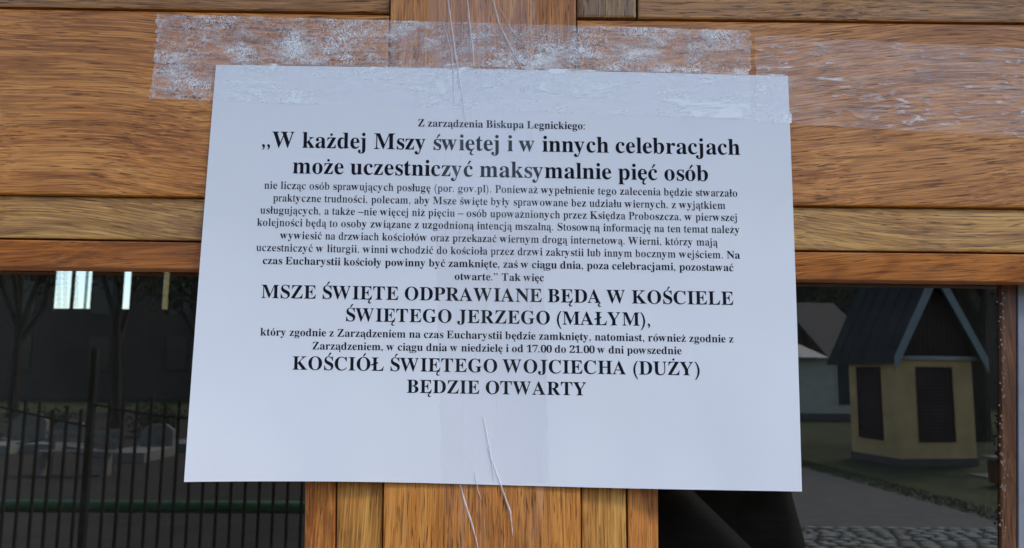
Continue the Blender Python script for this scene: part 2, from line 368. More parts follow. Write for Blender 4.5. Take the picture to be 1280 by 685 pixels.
m_curt = simple('dark_cloth', (0.05, 0.04, 0.035), 0.95, 0.2, 10)
m_leafglass = glass_mat('grey_green_glass', 1.0, (0.42, 0.48, 0.47), .02)
win = [(a0, a1), (b0, b1)]
panes = glass_mat('church_window_glass', 1.0, (1.0, 1.0, 1.0), 0.02)
for i, (x0, x1) in enumerate(win):
    bm = bmesh.new()
    box(bm, x0, x1, BY + .03, BY + .045, wz - .02, wz + 0.001)
    if i == 0: mx = P(89, 365, BY).x; box(bm, mx - .014, mx + .014, BY + .01, BY + .05, wz, wt)
    f = bm_obj('window', bm, m_wf, ch)
    mesh_obj('pane', [(x0, BY + .05, wz), (x1, BY + .05, wz), (x1, BY + .05, wt), (x0, BY + .05, wt)], [(0, 1, 2, 3)], panes, f)
    if i == 0:
        bm = bmesh.new()
        for cxp, top in ((73.5, 7), (81.5, 7), (95.5, 6)):
            for k in range(top):
                c = P(cxp, 381 - k * 6.6, BY + .035)
                prev = None
                for t in range(9):
                    q = c + Vector((math.cos(t * .785) * .019, 0, math.sin(t * .785) * .022))
                    if prev: bar(bm, prev, q, .0030, 3)
                    prev = q
        bm_obj('lattice', bm, m_leafglass, f)['kind'] = 'stuff'
        q0, q1 = P(103.5, 365, BY).x, P(107, 365, BY).x
        bm = bmesh.new(); box(bm, q0, q1, BY + .036, BY + .044, wz, wt); bm_obj('grey_pane', bm, m_leafglass, f)
    else:
        c0, c1 = P(162, 365, BY).x, P(203, 365, BY).x
        bm = bmesh.new(); box(bm, c0, c1, BY + .012, BY + .028, wz, wt); bm_obj('blind', bm, m_curt, f)
        bm = bmesh.new(); box(bm, c1, x1 - .01, BY + .03, BY + .042, wz, wt); bm_obj('cream_strip', bm, m_cream, f)

# ------------------------------------------------------------------ iron gate with curved top rail, mirrored in the left pane
FD = 4.0
fy = 2 * GY - (CAM.y + FD)
def FX(px): return D(px, FD).x
gate = root('iron_gate', (FX(118), fy, 0))
tag(gate, 'dark iron gate of thin upright bars with a thicker post, mirrored in the left pane', 'gate')
def gz(px, py): 
    d = ray(px, py); return CAM.z + d.z * FD / d.y
def top_z(px):
    return gz(px, 508 + 0.22 * px) if px < 118 else gz(px, 505 + 18 * math.sin((px - 118) / 90.0))
gl = gate.matrix_world
def loc(v): return Vector(v) - gate.location
px = -330
while px < 420:
    if abs(px - 118) > 6:
        bm = bmesh.new(); x = FX(px); z = top_z(px) + 0.10 * (0.4 + random.random() * .6)
        box(bm, x - .006, x + .006, fy - .006, fy + .006, 0.05, z)
        for v in bm.verts: v.co = v.co - gate.location
        bm_obj('bar', bm, m_wetal, gate)
    px += 17.4
bm = bmesh.new(); x = FX(118); box(bm, x - .014, x + .014, fy - .014, fy + .02, 0, gz(118, 436))
for v in bm.verts: v.co -= gate.location
bm_obj('post', bm, m_wetal, gate)
bm = bmesh.new(); pr = None
for k in range(0, 80):
    px = -330 + k * 9.4; q = (FX(px), fy, top_z(px))
    if pr: bar(bm, pr, q, .008, 4)
    pr = q
for v in bm.verts: v.co -= gate.location
bm_obj('top_rail', bm, m_wetal, gate)
bm = bmesh.new(); box(bm, FX(-330), FX(415), fy - .012, fy + .012, .10, .135)
for v in bm.verts: v.co -= gate.location
bm_obj('bottom_rail', bm, m_wetal, gate)

# green painted tube railing behind the gate
gy2 = fy - 0.35; z0 = CAM.z + ray(118, 634).z / ray(118, 634).y * (FD + .35)
rl = root('green_railing', (-2.2, gy2, 0)); tag(rl, 'green painted tube railing running behind the iron gate', 'railing')
bm = bmesh.new(); bar(bm, (-2.0, 0, z0), (2.7, 0, z0 + .01), .034, 10); bm_obj('handrail', bm, m_green, rl, True)
for x in (-1.6, 2.6):
    bm = bmesh.new(); bar(bm, (x, 0, 0), (x, 0, z0 - .02), .02, 8); bm_obj('post', bm, m_green, rl, True)

# ------------------------------------------------------------------ yellow booth mirrored in the right pane
m_yel = simple('yellow_render', (0.84, 0.60, 0.30), 0.9, 0.16, 2.2, bump=0.1)
m_plinth = simple('booth_plinth', (0.16, 0.15, 0.14), 0.9, 0.15, 6)
m_louv = simple('brown_louvre', (0.060, 0.032, 0.028), 0.7, 0.2, 10)
m_metal = simple('blue_grey_sheet', (0.048, 0.050, 0.048), 0.8, 0.4, 2.2)
m_barge = simple('pale_bargeboard', (0.36, 0.43, 0.47), 0.6, 0.1, 6)
m_gable = simple('brown_boards', (0.055, 0.030, 0.026), 0.85, 0.3, 8)
m_gut = simple('white_gutter', (0.62, 0.64, 0.64), 0.5, 0.05, 5)
v0 = G(1126, 583)                        # near corner, real place
vx, vy = v0.x, 2 * GY - v0.y             # as mirrored
rr = Vector((vx, vy - CAM.y)).normalized(); pp = Vector((rr.y, -rr.x)); T = R(34)
U = pp * math.cos(T) + rr * math.sin(T); W_ = -pp * math.sin(T) + rr * math.cos(T)
S = 1.98; H0 = (583 - 452) / 1000 * (vy - CAM.y)
booth = root('booth', v0); tag(booth, 'small yellow rendered booth with steep blue-grey metal roof and brown louvres on the grass', 'booth')
def B(u, w_, z):                         # booth coordinates -> local real coordinates
    q = U * u + W_ * w_; return Vector((q.x, -q.y, z))
def bbox(bm, u0, u1, w0, w1, z0, z1):
    hexa(bm, [B(u0, w0, z0), B(u1, w0, z0), B(u1, w0, z1), B(u0, w0, z1)], [B(u0, w1, z0), B(u1, w1, z0), B(u1, w1, z1), B(u0, w1, z1)])
bm = bmesh.new(); bbox(bm, 0, S, 0, S, 0.16, H0); bm_obj('wall', bm, m_yel, booth)
bm = bmesh.new(); bbox(bm, -.03, S + .03, -.03, S + .03, -0.05, 0.17); bm_obj('plinth', bm, m_plinth, booth)
# louvred panels: one on each visible face
def louvre(face, a, b, z0, z1):
    fr = bmesh.new(); q = (lambda t, d, z: B(t, -d, z)) if face == 'u' else (lambda t, d, z: B(-d, t, z))
    def bx(bm, t0, t1, d0, d1, z0, z1):
        hexa(bm, [q(t0, d0, z0), q(t1, d0, z0), q(t1, d0, z1), q(t0, d0, z1)], [q(t0, d1, z0), q(t1, d1, z0), q(t1, d1, z1), q(t0, d1, z1)])
    bx(fr, a, b, 0.002, 0.01, z0, z1)
    for t0, t1 in ((a - .03, a), (b, b + .03)): bx(fr, t0, t1, .002, .04, z0 - .03, z1 + .03)
    for zz in (z0 - .03, z1): bx(fr, a, b, .002, .039, zz, zz + .03)
    f = bm_obj('louvre', fr, m_louv, booth); k = int((z1 - z0) / 0.085)
    for i in range(k):
        s = bmesh.new(); za = z0 + (z1 - z0) * i / k
        hexa(s, [q(a, .011, za + .05), q(b, .011, za + .05), q(b, .011, za + .062), q(a, .011, za + .062)], [q(a, .035, za + .01), q(b, .035, za + .01), q(b, .035, za + .022), q(a, .035, za + .022)])
        bm_obj('slat', s, m_louv, f)
louvre('u', S * .27, S * .71, H0 * .235, H0 * .92); louvre('w', S * .32, S * .79, H0 * .235, H0 * .92)
# roof: ridge along w over the middle of u
OV, RH, FO = .17, 2.22, .28; ov2 = .80
ez = H0 - 0.10
bm = bmesh.new()
for sgn, ue in ((-1, -OV), (1, S + OV)):
    um = S / 2
    hexa(bm, [B(ue, -FO, ez), B(um, -FO, ez + RH), B(um, -FO, ez + RH + .09), B(ue - sgn * -.04 * -1, -FO, ez + .09)],
             [B(ue, S + ov2, ez), B(um, S + ov2, ez + RH), B(um, S + ov2, ez + RH + .09), B(ue - sgn * -.04 * -1, S + ov2, ez + .09)])
roof = bm_obj('roof', bm, m_metal, booth)
for k in range(1, 6):                     # standing seams
    wq = -FO + (S + ov2 + FO) * k / 6
    for sgn, ue in ((-1, -OV), (1, S + OV)):
        bm = bmesh.new(); bar(bm, B(ue, wq, ez + .11), B(S / 2, wq, ez + RH + .11), .010, 4); bm_obj('seam', bm, m_roofd, roof)
for sgn, ue in ((-1, -OV), (1, S + OV)):
    bm = bmesh.new(); d = .16
    hexa(bm, [B(ue + sgn * .05, -FO - .035, ez - .20), B(S / 2, -FO - .035, ez + RH - .24), B(S / 2, -FO - .035, ez + RH + .14), B(ue + sgn * .05, -FO - .035, ez + .14)],
             [B(ue + sgn * .05, -FO - .002, ez - .20), B(S / 2, -FO - .002, ez + RH - .24), B(S / 2, -FO - .002, ez + RH + .14), B(ue + sgn * .05, -FO - .002, ez + .14)])
    bm_obj('bargeboard', bm, m_barge, booth)
bm = bmesh.new(); hexa(bm, [B(-.12, .02, H0 + .002), B(S + .12, .02, H0 + .002), B(S / 2, .02, ez + RH - .06)], [B(-.12, .06, H0 + .002), B(S + .12, .06, H0 + .002), B(S / 2, .06, ez + RH - .06)])
bm_obj('gable', bm, m_gable, booth)
for k in range(16):
    x0 = -.02 + k * S / 15.5; x1 = x0 + S / 15.5 - .012; um = (x0 + x1) / 2; zt = H0 + (RH - .25) * max(.02, 1 - abs(um - S / 2) / (S / 2 + .12)) 
    bm = bmesh.new(); bbox(bm, x0, x1, -.002, .019, H0 + .05, max(zt, H0 + .08)); bm_obj('board', bm, m_gable, booth)
bm = bmesh.new(); bar(bm, B(.08, -.05, H0 + .03), B(S + .1, -.05, H0 + .03), .06, 8); bm_obj('gutter', bm, m_gut, booth, True)

# ------------------------------------------------------------------ white house behind the booth
def hz(px, py, dist): d = ray(px, py); return CAM.z + d.z * dist / d.y
HD = 40.0
hA, hB = D(870, HD), D(1100, HD)
house = root('white_house', (hA.x, hA.y, 0)); tag(house, 'low white rendered house with blue-grey roof and dark doorway behind the booth', 'house')
wdt = hB.x - hA.x; hh = hz(1030, 449, HD)
m_white = simple('white_render', (0.66, 0.64, 0.57), 0.9, 0.10, 2)
bm = bmesh.new(); box(bm, 0, wdt, -6, 0, 0.3, hh); bm_obj('wall', bm, m_white, house)
bm = bmesh.new(); box(bm, -.02, wdt + .02, -6.02, .02, 0, .32); bm_obj('plinth', bm, m_plinth, house)
rx = D(1032, HD).x - hA.x
bm = bmesh.new(); hexa(bm, [(-.4, .5, hh - .05), (rx, .5, hh - .05), (rx - 1.9, -3, hh + 1.5), (-.4, -3, hh + 1.5)], [(-.4, .5, hh + .07), (rx, .5, hh + .07), (rx - 1.9, -3, hh + 1.62), (-.4, -3, hh + 1.62)])
bm_obj('roof', bm, simple('blue_sheet_roof', (0.16, 0.20, 0.26), .5, .15, 3), house)
bm = bmesh.new(); hexa(bm, [(rx, .4, hh), (wdt + .3, .4, hh), (wdt + .3, -6, hh + 3.3), (rx, -6, hh + 3.3)], [(rx, .4, hh + .1), (wdt + .3, .4, hh + .1), (wdt + .3, -6, hh + 3.4), (rx, -6, hh + 3.4)])
bm_obj('roof', bm, m_roofd, house)
dx0, dx1 = D(1046, HD).x - hA.x, D(1075, HD).x - hA.x
bm = bmesh.new(); box(bm, dx0, dx1, .002, .05, hz(1050, 506, HD), hh - .12); dr = bm_obj('door', bm, simple('dark_blue_green_door', (.03, .045, .05), .5, .2, 5), house)
bm = bmesh.new(); box(bm, dx0 - .09, dx0 - .003, .002, .09, hz(1050, 506, HD), hh - .12); bm_obj('frame', bm, m_white, dr)

# big dark hall across the yard and boundary wall
bm = bmesh.new(); hall = root('brick_hall', (0, -62, 0)); tag(hall, 'long dark brick hall closing the far side of the churchyard', 'building')
box(bm, -60, 75, -6, 0, 0, 13); bm_obj('wall', bm, m_brick, hall)
bm = bmesh.new(); hexa(bm, [(-61, 1, 12.9), (76, 1, 12.9), (76, -3, 18), (-61, -3, 18)], [(-61, 1, 13.1), (76, 1, 13.1), (76, -3, 18.2), (-61, -3, 18.2)]); bm_obj('roof', bm, m_roofd, hall)
m_wd = simple('dark_window', (.02, .024, .03), .2, .2, 5)
for i in range(22):
    for zc in (2.2, 6.5):
        bm = bmesh.new(); x = -56 + i * 6; box(bm, x, x + 1.6, .003, .06, zc, zc + 2.6); bm_obj('window', bm, m_wd, hall)

# trees
m_leaf = simple('young_leaves', (0.060, 0.075, 0.030), .9, .4, 1.5)
def tree(name, loc_, h, r, crown, label, seed, leaves=2600):
    rd = random.Random(seed); t = root(name, loc_); tag(t, label, 'tree')
    bm = bmesh.new(); tips = []
    def grow(a, d, L, rad, depth):
        b = a + d * L; bar(bm, a, b, rad, 7 if depth == 0 else 4, rad * .68)
        if depth >= 3: tips.append(b); return
        for k in range(3 if depth else 5):
            nd = (d + Vector((rd.uniform(-1, 1), rd.uniform(-1, 1), rd.uniform(-.15, .7))) * (.55 + .12 * depth)).normalized()
            grow(a + d * L * rd.uniform(.7, 1.0), nd, L * rd.uniform(.5, .75), rad * .55, depth + 1)
    bar(bm, (0, 0, -.05), (0, 0, .25), r * 1.5, 9, r * 1.05)
    grow(Vector((0, 0, 0.2)), Vector((rd.uniform(-.06, .06), rd.uniform(-.06, .06), 1)).normalized(), h * .42, r, 0)
    bm_obj('trunk', bm, m_bark, t)
    bm = bmesh.new()
    for _ in range(leaves):
        c = rd.choice(tips) + Vector((rd.gauss(0, 1), rd.gauss(0, 1), rd.gauss(0, .8))) * crown
        s = rd.uniform(.06, .14); n = Vector((rd.gauss(0, 1), rd.gauss(0, 1), rd.gauss(0, 1))).normalized(); u = n.orthogonal().normalized() * s; v = n.cross(u)
        bm.faces.new([bm.verts.new(c + q) for q in (u, v, -u, -v * .6)])
    bm_obj('crown', bm, m_leaf, t)
for i, (px, dist, h, r, lab) in enumerate([
    (1224, 27, 9, .27, 'thick-trunked tree just right of the yellow booth'),
    (1150, 48, 11, .22, 'tall tree in the far row behind the yellow booth'),
    (1010, 52, 10, .2, 'slender tree behind the white house'),
    (150, 30, 9, .2, 'tree standing straight behind the iron gate post'),
    (20, 36, 10, .24, 'broad tree far left behind the iron gate'),
    (250, 44, 10, .2, 'distant tree at the left edge of the paper notice'),
    (1300, 36, 10, .24, 'tree at far right beyond the wooden bin')]):
    q = D(px, dist); tree('yard_tree', (q.x, q.y, 0), h, r, .75, lab, 40 + i)

# things of the churchyard seen dimly behind the gate
def slabp(name, px0, px1, py, dist, h, depth, mat, label, cat):
    a, b = D(px0, dist), D(px1, dist); z = hz((px0 + px1) / 2, py, dist)
    bm = bmesh.new(); box(bm, a.x, b.x, a.y - depth, a.y, 0, max(z, .02)) if h is None else box(bm, a.x, b.x, a.y - depth, a.y, z - h, z)
    return tag(bm_obj(name, bm, mat), label, cat)
def grave(px, dist, w_, h, label):
    q = D(px, dist); g = root('gravestone', (q.x, q.y, 0)); tag(g, label, 'gravestone', 'gravestones behind the iron gate')
    bm = bmesh.new(); box(bm, -w_ / 2 - .1, w_ / 2 + .1, -1.9, 0, 0, .22); bm_obj('slab', bm, m_pale, g)
    bm = bmesh.new(); hexa(bm, [(-w_ / 2, -1.9, .22), (w_ / 2, -1.9, .22), (w_ / 2, -1.9, h * .8), (w_ / 4, -1.9, h), (-w_ / 4, -1.9, h), (-w_ / 2, -1.9, h * .8)],
                           [(-w_ / 2, -1.75, .22), (w_ / 2, -1.75, .22), (w_ / 2, -1.75, h * .8), (w_ / 4, -1.75, h), (-w_ / 4, -1.75, h), (-w_ / 2, -1.75, h * .8)])
    bm_obj('headstone', bm, m_stone, g)
grave(-10, 20, .9, .9, 'pale gravestone at the far left behind the iron gate'); grave(45, 20.5, .9, .7, 'low gravestone second from the left behind the gate')
grave(160, 18.5, .8, .75, 'gravestone right of the gate post'); grave(228, 21, .8, .8, 'gravestone close to the left edge of the notice')
bm = bmesh.new(); pr = None
for k in range(20):
    t = k / 19; px = -60 + 200 * t; py = 552 + 22 * t * t; q = G(px, py); q.z = .04
    if pr: hexa(bm, [pr + Vector((0, -.12, -.04)), q + Vector((0, -.12, -.04)), q + Vector((0, -.12, .1)), pr + Vector((0, -.12, .1))], [pr + Vector((0, .12, -.04)), q + Vector((0, .12, -.04)), q + Vector((0, .12, .1)), pr + Vector((0, .12, .1))])
    pr = q
tag(bm_obj('kerb', bm, m_pale), 'pale curved stone kerb on the ground behind the iron gate', 'kerb')
q = D(98, 16.0); bench = root('garden_bench', (q.x, q.y, 0)); tag(bench, 'pale slatted bench left of the gate post behind the bars', 'bench')
for zc, yo in ((.45, 0), (.45, -.12), (.45, -.24), (.62, -.36), (.76, -.39)):
    bm = bmesh.new(); box(bm, -.75, .75, yo - .045, yo + .045, zc, zc + .035) if zc < .5 else box(bm, -.75, .75, yo - .015, yo + .015, zc, zc + .09); bm_obj('slat', bm, m_pale, bench)
for x in (-.6, .6):
    bm = bmesh.new(); box(bm, x - .04, x + .04, -.3, .05, 0, .448); bm_obj('leg', bm, m_stone, bench)
    bm = bmesh.new(); box(bm, x - .03, x + .03, -.42, -.405, 0, .86); bm_obj('back_post', bm, m_stone, bench)
# wooden bin with a lid and slab by the right edge
q = D(1247, 15.4); bn = root('wooden_bin', (q.x, q.y, 0)); tag(bn, 'small brown wooden bin with flat lid standing right of the yellow booth', 'bin')
bm = bmesh.new(); box(bm, -.13, .3, -.3, 0, .05, .5); bm_obj('body', bm, simple('bin_wood', (.16, .06, .03), .7, .2, 8), bn)
bm = bmesh.new(); box(bm, -.22, .4, -.36, .06, .5, .56); bm_obj('lid', bm, m_stone, bn)
q = D(1238, 17.0); bm = bmesh.new(); hexa(bm, [(q.x - .4, q.y - .4, 0), (q.x + 1.2, q.y - .4, 0), (q.x + 1.2, q.y + .5, 0), (q.x - .4, q.y + .3, 0)], [(q.x - .4, q.y - .4, .035), (q.x + 1.2, q.y - .4, .035), (q.x + 1.2, q.y + .5, .035), (q.x - .4, q.y + .3, .035)])
bm_obj('concrete_apron', bm, m_stone)['kind'] = 'structure'

for px, dist, r, lab in ((62, 24, .8, 'low loose shrub left of the gate post behind the bars'), (196, 26, .9, 'low loose shrub between the gate post and the notice'), (-40, 22, 1.0, 'shrub at the far left edge of the left pane')):
    q = D(px, dist); s_ = root('shrub', (q.x, q.y, 0)); tag(s_, lab, 'shrub'); rd = random.Random(px)
    bm = bmesh.new()
    for _ in range(7):
        bar(bm, (rd.uniform(-.1, .1), rd.uniform(-.1, .1), 0), (rd.uniform(-r, r) * .6, rd.uniform(-r, r) * .6, r * rd.uniform(.7, 1.2)), .015, 4, .006)
    bm_obj('stem', bm, m_bark, s_)
    bm = bmesh.new()
    for _ in range(900):
        c_ = Vector((rd.gauss(0, .42), rd.gauss(0, .42), abs(rd.gauss(.55, .3)))) * r; n_ = Vector((rd.gauss(0, 1), rd.gauss(0, 1), rd.gauss(0, 1))).normalized(); u = n_.orthogonal().normalized() * .05; v = n_.cross(u)
        bm.faces.new([bm.verts.new(c_ + k) for k in (u, v, -u, -v * .6)])
    bm_obj('foliage', bm, m_leaf, s_)

# ================================================================== THE DOOR
door = root('church_door', (0, 0, 0.45))
tag(door, 'varnished oak church door with wide rails, moulded bands and two glass panes', 'door')
DO = Vector((0, 0, 0.45))
def piece(name, quad, ys, back, mat, bev=0.0012, label=None, parent=None):
    """quad: picture corners TL,TR,BR,BL; ys: depth of each corner's face; extruded straight back to `back`"""
    if isinstance(ys, (int, float)): ys = [ys] * 4
    if not isinstance(back, (list, tuple)): back = [back] * 4
    fr = [P(x, y, d) - DO for (x, y), d in zip(quad, ys)]
    bk = [Vector((v.x, b, v.z)) for v, b in zip(fr, back)]
    bm = bmesh.new(); va, vb, fs = hexa(bm, fr, bk)
    bmesh.ops.recalc_face_normals(bm, faces=bm.faces)
    if bev:
        es = [e for e in bm.edges if all(v in va for v in e.verts)]
        bmesh.ops.bevel(bm, geom=es, offset=bev, segments=2, affect='EDGES', profile=0.6)
    o = bm_obj(name, bm, mat, parent or door)
    if label: o['label'] = label
    return o
def hl(side, k, x):                     # horizontal joint lines
    a = {'A': (9.5, 17.3), 'B': (243.0, 250.5), 'C': (298.0, 305.5), 'D': (333.5, 338.5)} if side == 'L' else \
        {'A': (23.5, 29.5), 'B': (254.0, 260.5), 'C': (310.5, 316.5), 'D': (345.5, 352.5)}
    x0, x1 = (0, 480) if side == 'L' else (721, 1280)
    y0, y1 = a[k]; return y0 + (y1 - y0) * (x - x0) / (x1 - x0)
def sl(y): return 488 - 9.5 * y / 685    # stile edges
def sr(y): return 720 + 6.5 * y / 685
XL, XR = -700, 2000
g = 1.15                                 # half joint in picture units
piece('rail', [(XL, hl('L', 'A', XL) + g), (sl(15) - 1, hl('L', 'A', 487) + g), (sl(250) - 1, hl('L', 'B', 480) - g), (XL, hl('L', 'B', XL) - g)], 0.0, .05, m_rail_l, .0014)
piece('rail', [(sr(25) + 1, hl('R', 'A', 721) + g), (XR, hl('R', 'A', XR) + g), (XR, hl('R', 'B', XR) - g), (sr(255) + 1, hl('R', 'B', 721) - g)], 0.0, .05, m_rail_r, .0014)
piece('stile', [(sl(-1100), -1100), (sr(-1100), -1100), (sr(3000), 3000), (sl(3000), 3000)], -0.0006, .05, m_stile, .0012)
# mouldings under the rails
bl, br = (sl(300) - 1), (sr(300) + 1)
piece('moulding', [(XL, hl('L', 'B', XL) + g), (sl(250) - 1, hl('L', 'B', 480) + g), (421, hl('L', 'C', 421) - g), (XL, hl('L', 'C', XL) - g)], [.0035, .0035, .003, .003], GY - .001, m_band_g, .0010)
piece('moulding', [(sr(255) + 1, hl('R', 'B', 721) + g), (XR, hl('R', 'B', XR) + g), (XR, hl('R', 'C', XR) - g), (784, hl('R', 'C', 784) - g)], [.0035, .0035, .003, .003], GY - .001, m_band_g, .0010)
piece('moulding', [(XL, hl('L', 'C', XL) + g), (421, hl('L', 'C', 421) + g), (386, hl('L', 'D', 386)), (XL, hl('L', 'D', XL))], [.0035, .0035, .0075, .0075], GY - .002, m_band_r, .0008)
piece('moulding', [(784, hl('R', 'C', 784) + g), (XR, hl('R', 'C', XR) + g), (XR, hl('R', 'D', XR)), (822, hl('R', 'D', 822))], [.0035, .0035, .0075, .0075], GY - .002, m_band_r, .0008)
# upright mouldings beside the stile
YB = 3000
def lin(x0, x1, y): return x0 + (x1 - x0) * (y - 600) / 85
piece('upright_moulding', [(lin(420.5, 419.3, 310) + 1, 310), (sl(257) - 1.2, 253), (sl(YB) - 1.2, YB), (lin(420.5, 419.3, YB) + 1, YB)], .0035, GY - .001, m_vband_g, .0010)
piece('upright_moulding', [(lin(381.5, 380.3, 342), 342), (lin(420.5, 419.3, 309) - 1, 309), (lin(420.5, 419.3, YB) - 1, YB), (lin(381.5, 380.3, YB), YB)], [.0075, .0035, .0035, .0075], GY - .002, m_vband_r, .0008)
piece('upright_moulding', [(sr(257) + 1.2, 257), (lin(783.5, 784.3, 316) - 1, 316), (lin(783.5, 784.3, YB) - 1, YB), (sr(YB) + 1.2, YB)], .0035, GY - .001, m_vband_g, .0010)
piece('upright_moulding', [(lin(783.5, 784.3, 316) + 1, 316), (lin(822.5, 823.2, 350), 350), (lin(822.5, 823.2, YB), YB), (lin(783.5, 784.3, YB) + 1, YB)], [.0035, .0075, .0075, .0035], GY - .002, m_vband_r, .0008)
# above the rails
piece('moulding', [(XL, -95), (sl(-80) - 1, -80), (sl(15) - 1, hl('L', 'A', 487) - g), (XL, hl('L', 'A', XL) - g)], [.003, .003, .0045, .0045], .044, m_top, .0012)
piece('upright_moulding', [(sr(-1100) + 1, -1100), (795.5 - 8, -1100), (795.5, 22.3), (sr(15) + 1, 21.6)], .004, .044, m_vtop, .0014)
piece('moulding', [(797.6, -80), (XR, -70), (XR, hl('R', 'A', XR) - g), (797.6, hl('R', 'A', 797) - g)], [.003, .003, .0045, .0045], .044, m_top, .0012)
for x0, x1, y1 in ((XL, sl(-82) - 1, -97), (797.6, XR, -84)):
    piece('panel', [(x0, -1100), (x1, -1100), (x1, y1), (x0, y1)], .012, .045, m_rail_l, .001)
# rebate behind the joints
def slab(name, x0, x1, z0, z1, y0, y1, mat, parent=None):
    bm = bmesh.new(); box(bm, x0, x1, y0, y1, z0 - .45, z1 - .45); return bm_obj(name, bm, mat, parent or door)
zE_l = P(200, 346, GY).z; zE_r = P(1100, 361, GY).z
slab('core', -.60, .60, min(zE_l, zE_r) + .012, 2.78, .0505, .056, m_core)
# glass
m_glass = glass_mat('door_glass', 3.8, (0.66, 0.67, 0.63), 0.018)
zb = 1.30
gl_x0, gl_x1 = P(400, 500, GY).x, P(800, 500, GY).x
for x0, x1, zt in ((-.50, gl_x0, zE_l), (gl_x1, .50, zE_r)):
    a = Vector((x0, GY, zb)) - DO; b = Vector((x1, GY, zb)) - DO
    mesh_obj('glass_pane', [a, b, (b.x, GY, zt + .01 - .45), (a.x, GY, zt + .01 - .45)], [(0, 1, 2, 3)], m_glass, door)
# right-hand glazing bar seen from inside its rebate, with grey draught strip
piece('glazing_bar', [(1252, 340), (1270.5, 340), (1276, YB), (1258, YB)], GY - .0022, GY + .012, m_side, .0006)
gx = P(1252, 500, GY).x
m_chip = simple('chipped_putty', (.22, .16, .11), .8, .3, 200)
bm = bmesh.new(); rd = random.Random(5)
for k in range(85):
    py = 362 + rd.random() ** 1.3 * 320; q = P(1252.5 + (py - 340) * .0022, py, GY - .0024) - DO; q.x += rd.gauss(.0002, .0009); s = rd.uniform(.0002, .0008)
    vs = [bm.verts.new(q + Vector((math.cos(t) * s * rd.uniform(.6, 1.1), 0, math.sin(t) * s * rd.uniform(.7, 1.6)))) for t in (0, 1.2, 2.5, 3.8, 5.1)]
    w2 = [bm.verts.new(v.co + Vector((0, .0006, 0))) for v in vs]; bm.faces.new(vs)
    for i in range(5): bm.faces.new((vs[i], w2[i], w2[(i + 1) % 5], vs[(i + 1) % 5]))
bm_obj('putty_chips', bm, m_chip, door)['kind'] = 'stuff'
piece('draught_strip', [(1272.5, 340), (1296, 340), (1304, YB), (1279, YB)], GY - .0012, GY + .01, simple('grey_strip', (.26, .27, .30), .6, .15, 40), .0005)
piece('stile', [(1420, 341), (XR, 341), (XR, YB), (1450, YB)], .0, GY - .001, m_stile, .001)
# lower panel and frame, below the picture
slab('bottom_rail', -.60, .60, .47, 1.30, .006, .05, m_rail_l)
slab('stile', -.60, -.50, 1.302, 2.04, .004, .05, m_stile)
fr = root('door_frame', (0, 0, .45)); tag(fr, 'plain oak frame lining the doorway around the church door', 'door frame')
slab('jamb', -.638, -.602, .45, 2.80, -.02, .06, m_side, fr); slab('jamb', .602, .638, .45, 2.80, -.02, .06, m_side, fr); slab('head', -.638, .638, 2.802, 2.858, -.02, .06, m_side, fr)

# ================================================================== THE NOTICE
def sm(t): t = max(0, min(1, t)); return t * t * (3 - 2 * t)
def wob(px, py): return noise.noise(Vector((px / 170, py / 130, 3.3))) * .0009
def pY(px, py):
    lift = .0095 * sm((py - 250) / 360) * min(1.2, abs(px - 610) / 380) ** 2
    lift += .0018 * math.sin((px - 500) / 42.0) ** 2 * sm((py - 430) / 200) * .35
    return -.0016 - lift - (wob(px, py) + .0009) * sm((py - 130) / 90)
def edge(u, v):                          # picture position on the sheet, u across, v down
    tl, tr, br_, bl_ = Vector((270, 81)), Vector((985, 95)), Vector((1002.5, 615)), Vector((230, 603))
    top = tl.lerp(tr, u) + Vector((0, -1.2 * math.sin(math.pi * u))); bot = bl_.lerp(br_, u); bot.y -= 3.6 * math.sin(math.pi * u) + 1.6 * math.sin(2 * math.pi * (u + .06))
    q = top.lerp(bot, v)
    q.x += 3.5 * (v * (1 - v)) * 4 * (1 - u) * -.3 + 1.6 * math.sin(math.pi * v) * u * .6
    return q
notice = root('paper_notice', P(620, 340, 0)); NO = notice.location.copy()
tag(notice, 'white A4 notice with Polish text taped across the church door', 'notice')
NU, NV = 90, 64; vs = []; fs = []
for j in range(NV + 1):
    for i in range(NU + 1):
        q = edge(i / NU, j / NV); vs.append(P(q.x, q.y, pY(q.x, q.y)) - NO)
for j in range(NV):
    for i in range(NU):
        a = j * (NU + 1) + i; fs.append((a, a + 1, a + NU + 2, a + NU + 1))
nf = len(vs); back = [v + Vector((0, .0002, 0)) for v in vs]; vs = vs + back
fs += [tuple(nf + k for k in f[::-1]) for f in fs]
ringi = [i for i in range(NU + 1)] + [j * (NU + 1) + NU for j in range(1, NV + 1)] + [NV * (NU + 1) + i for i in range(NU - 1, -1, -1)] + [j * (NU + 1) for j in range(NV - 1, 0, -1)]
n1 = len(vs); vs += [vs[k] for k in ringi] + [back[k] for k in ringi]; m_ = len(ringi)
fs += [(n1 + k, n1 + m_ + k, n1 + m_ + (k + 1) % m_, n1 + (k + 1) % m_) for k in range(m_)]
sh = mesh_obj('sheet', vs, fs, m_paper, notice, True)

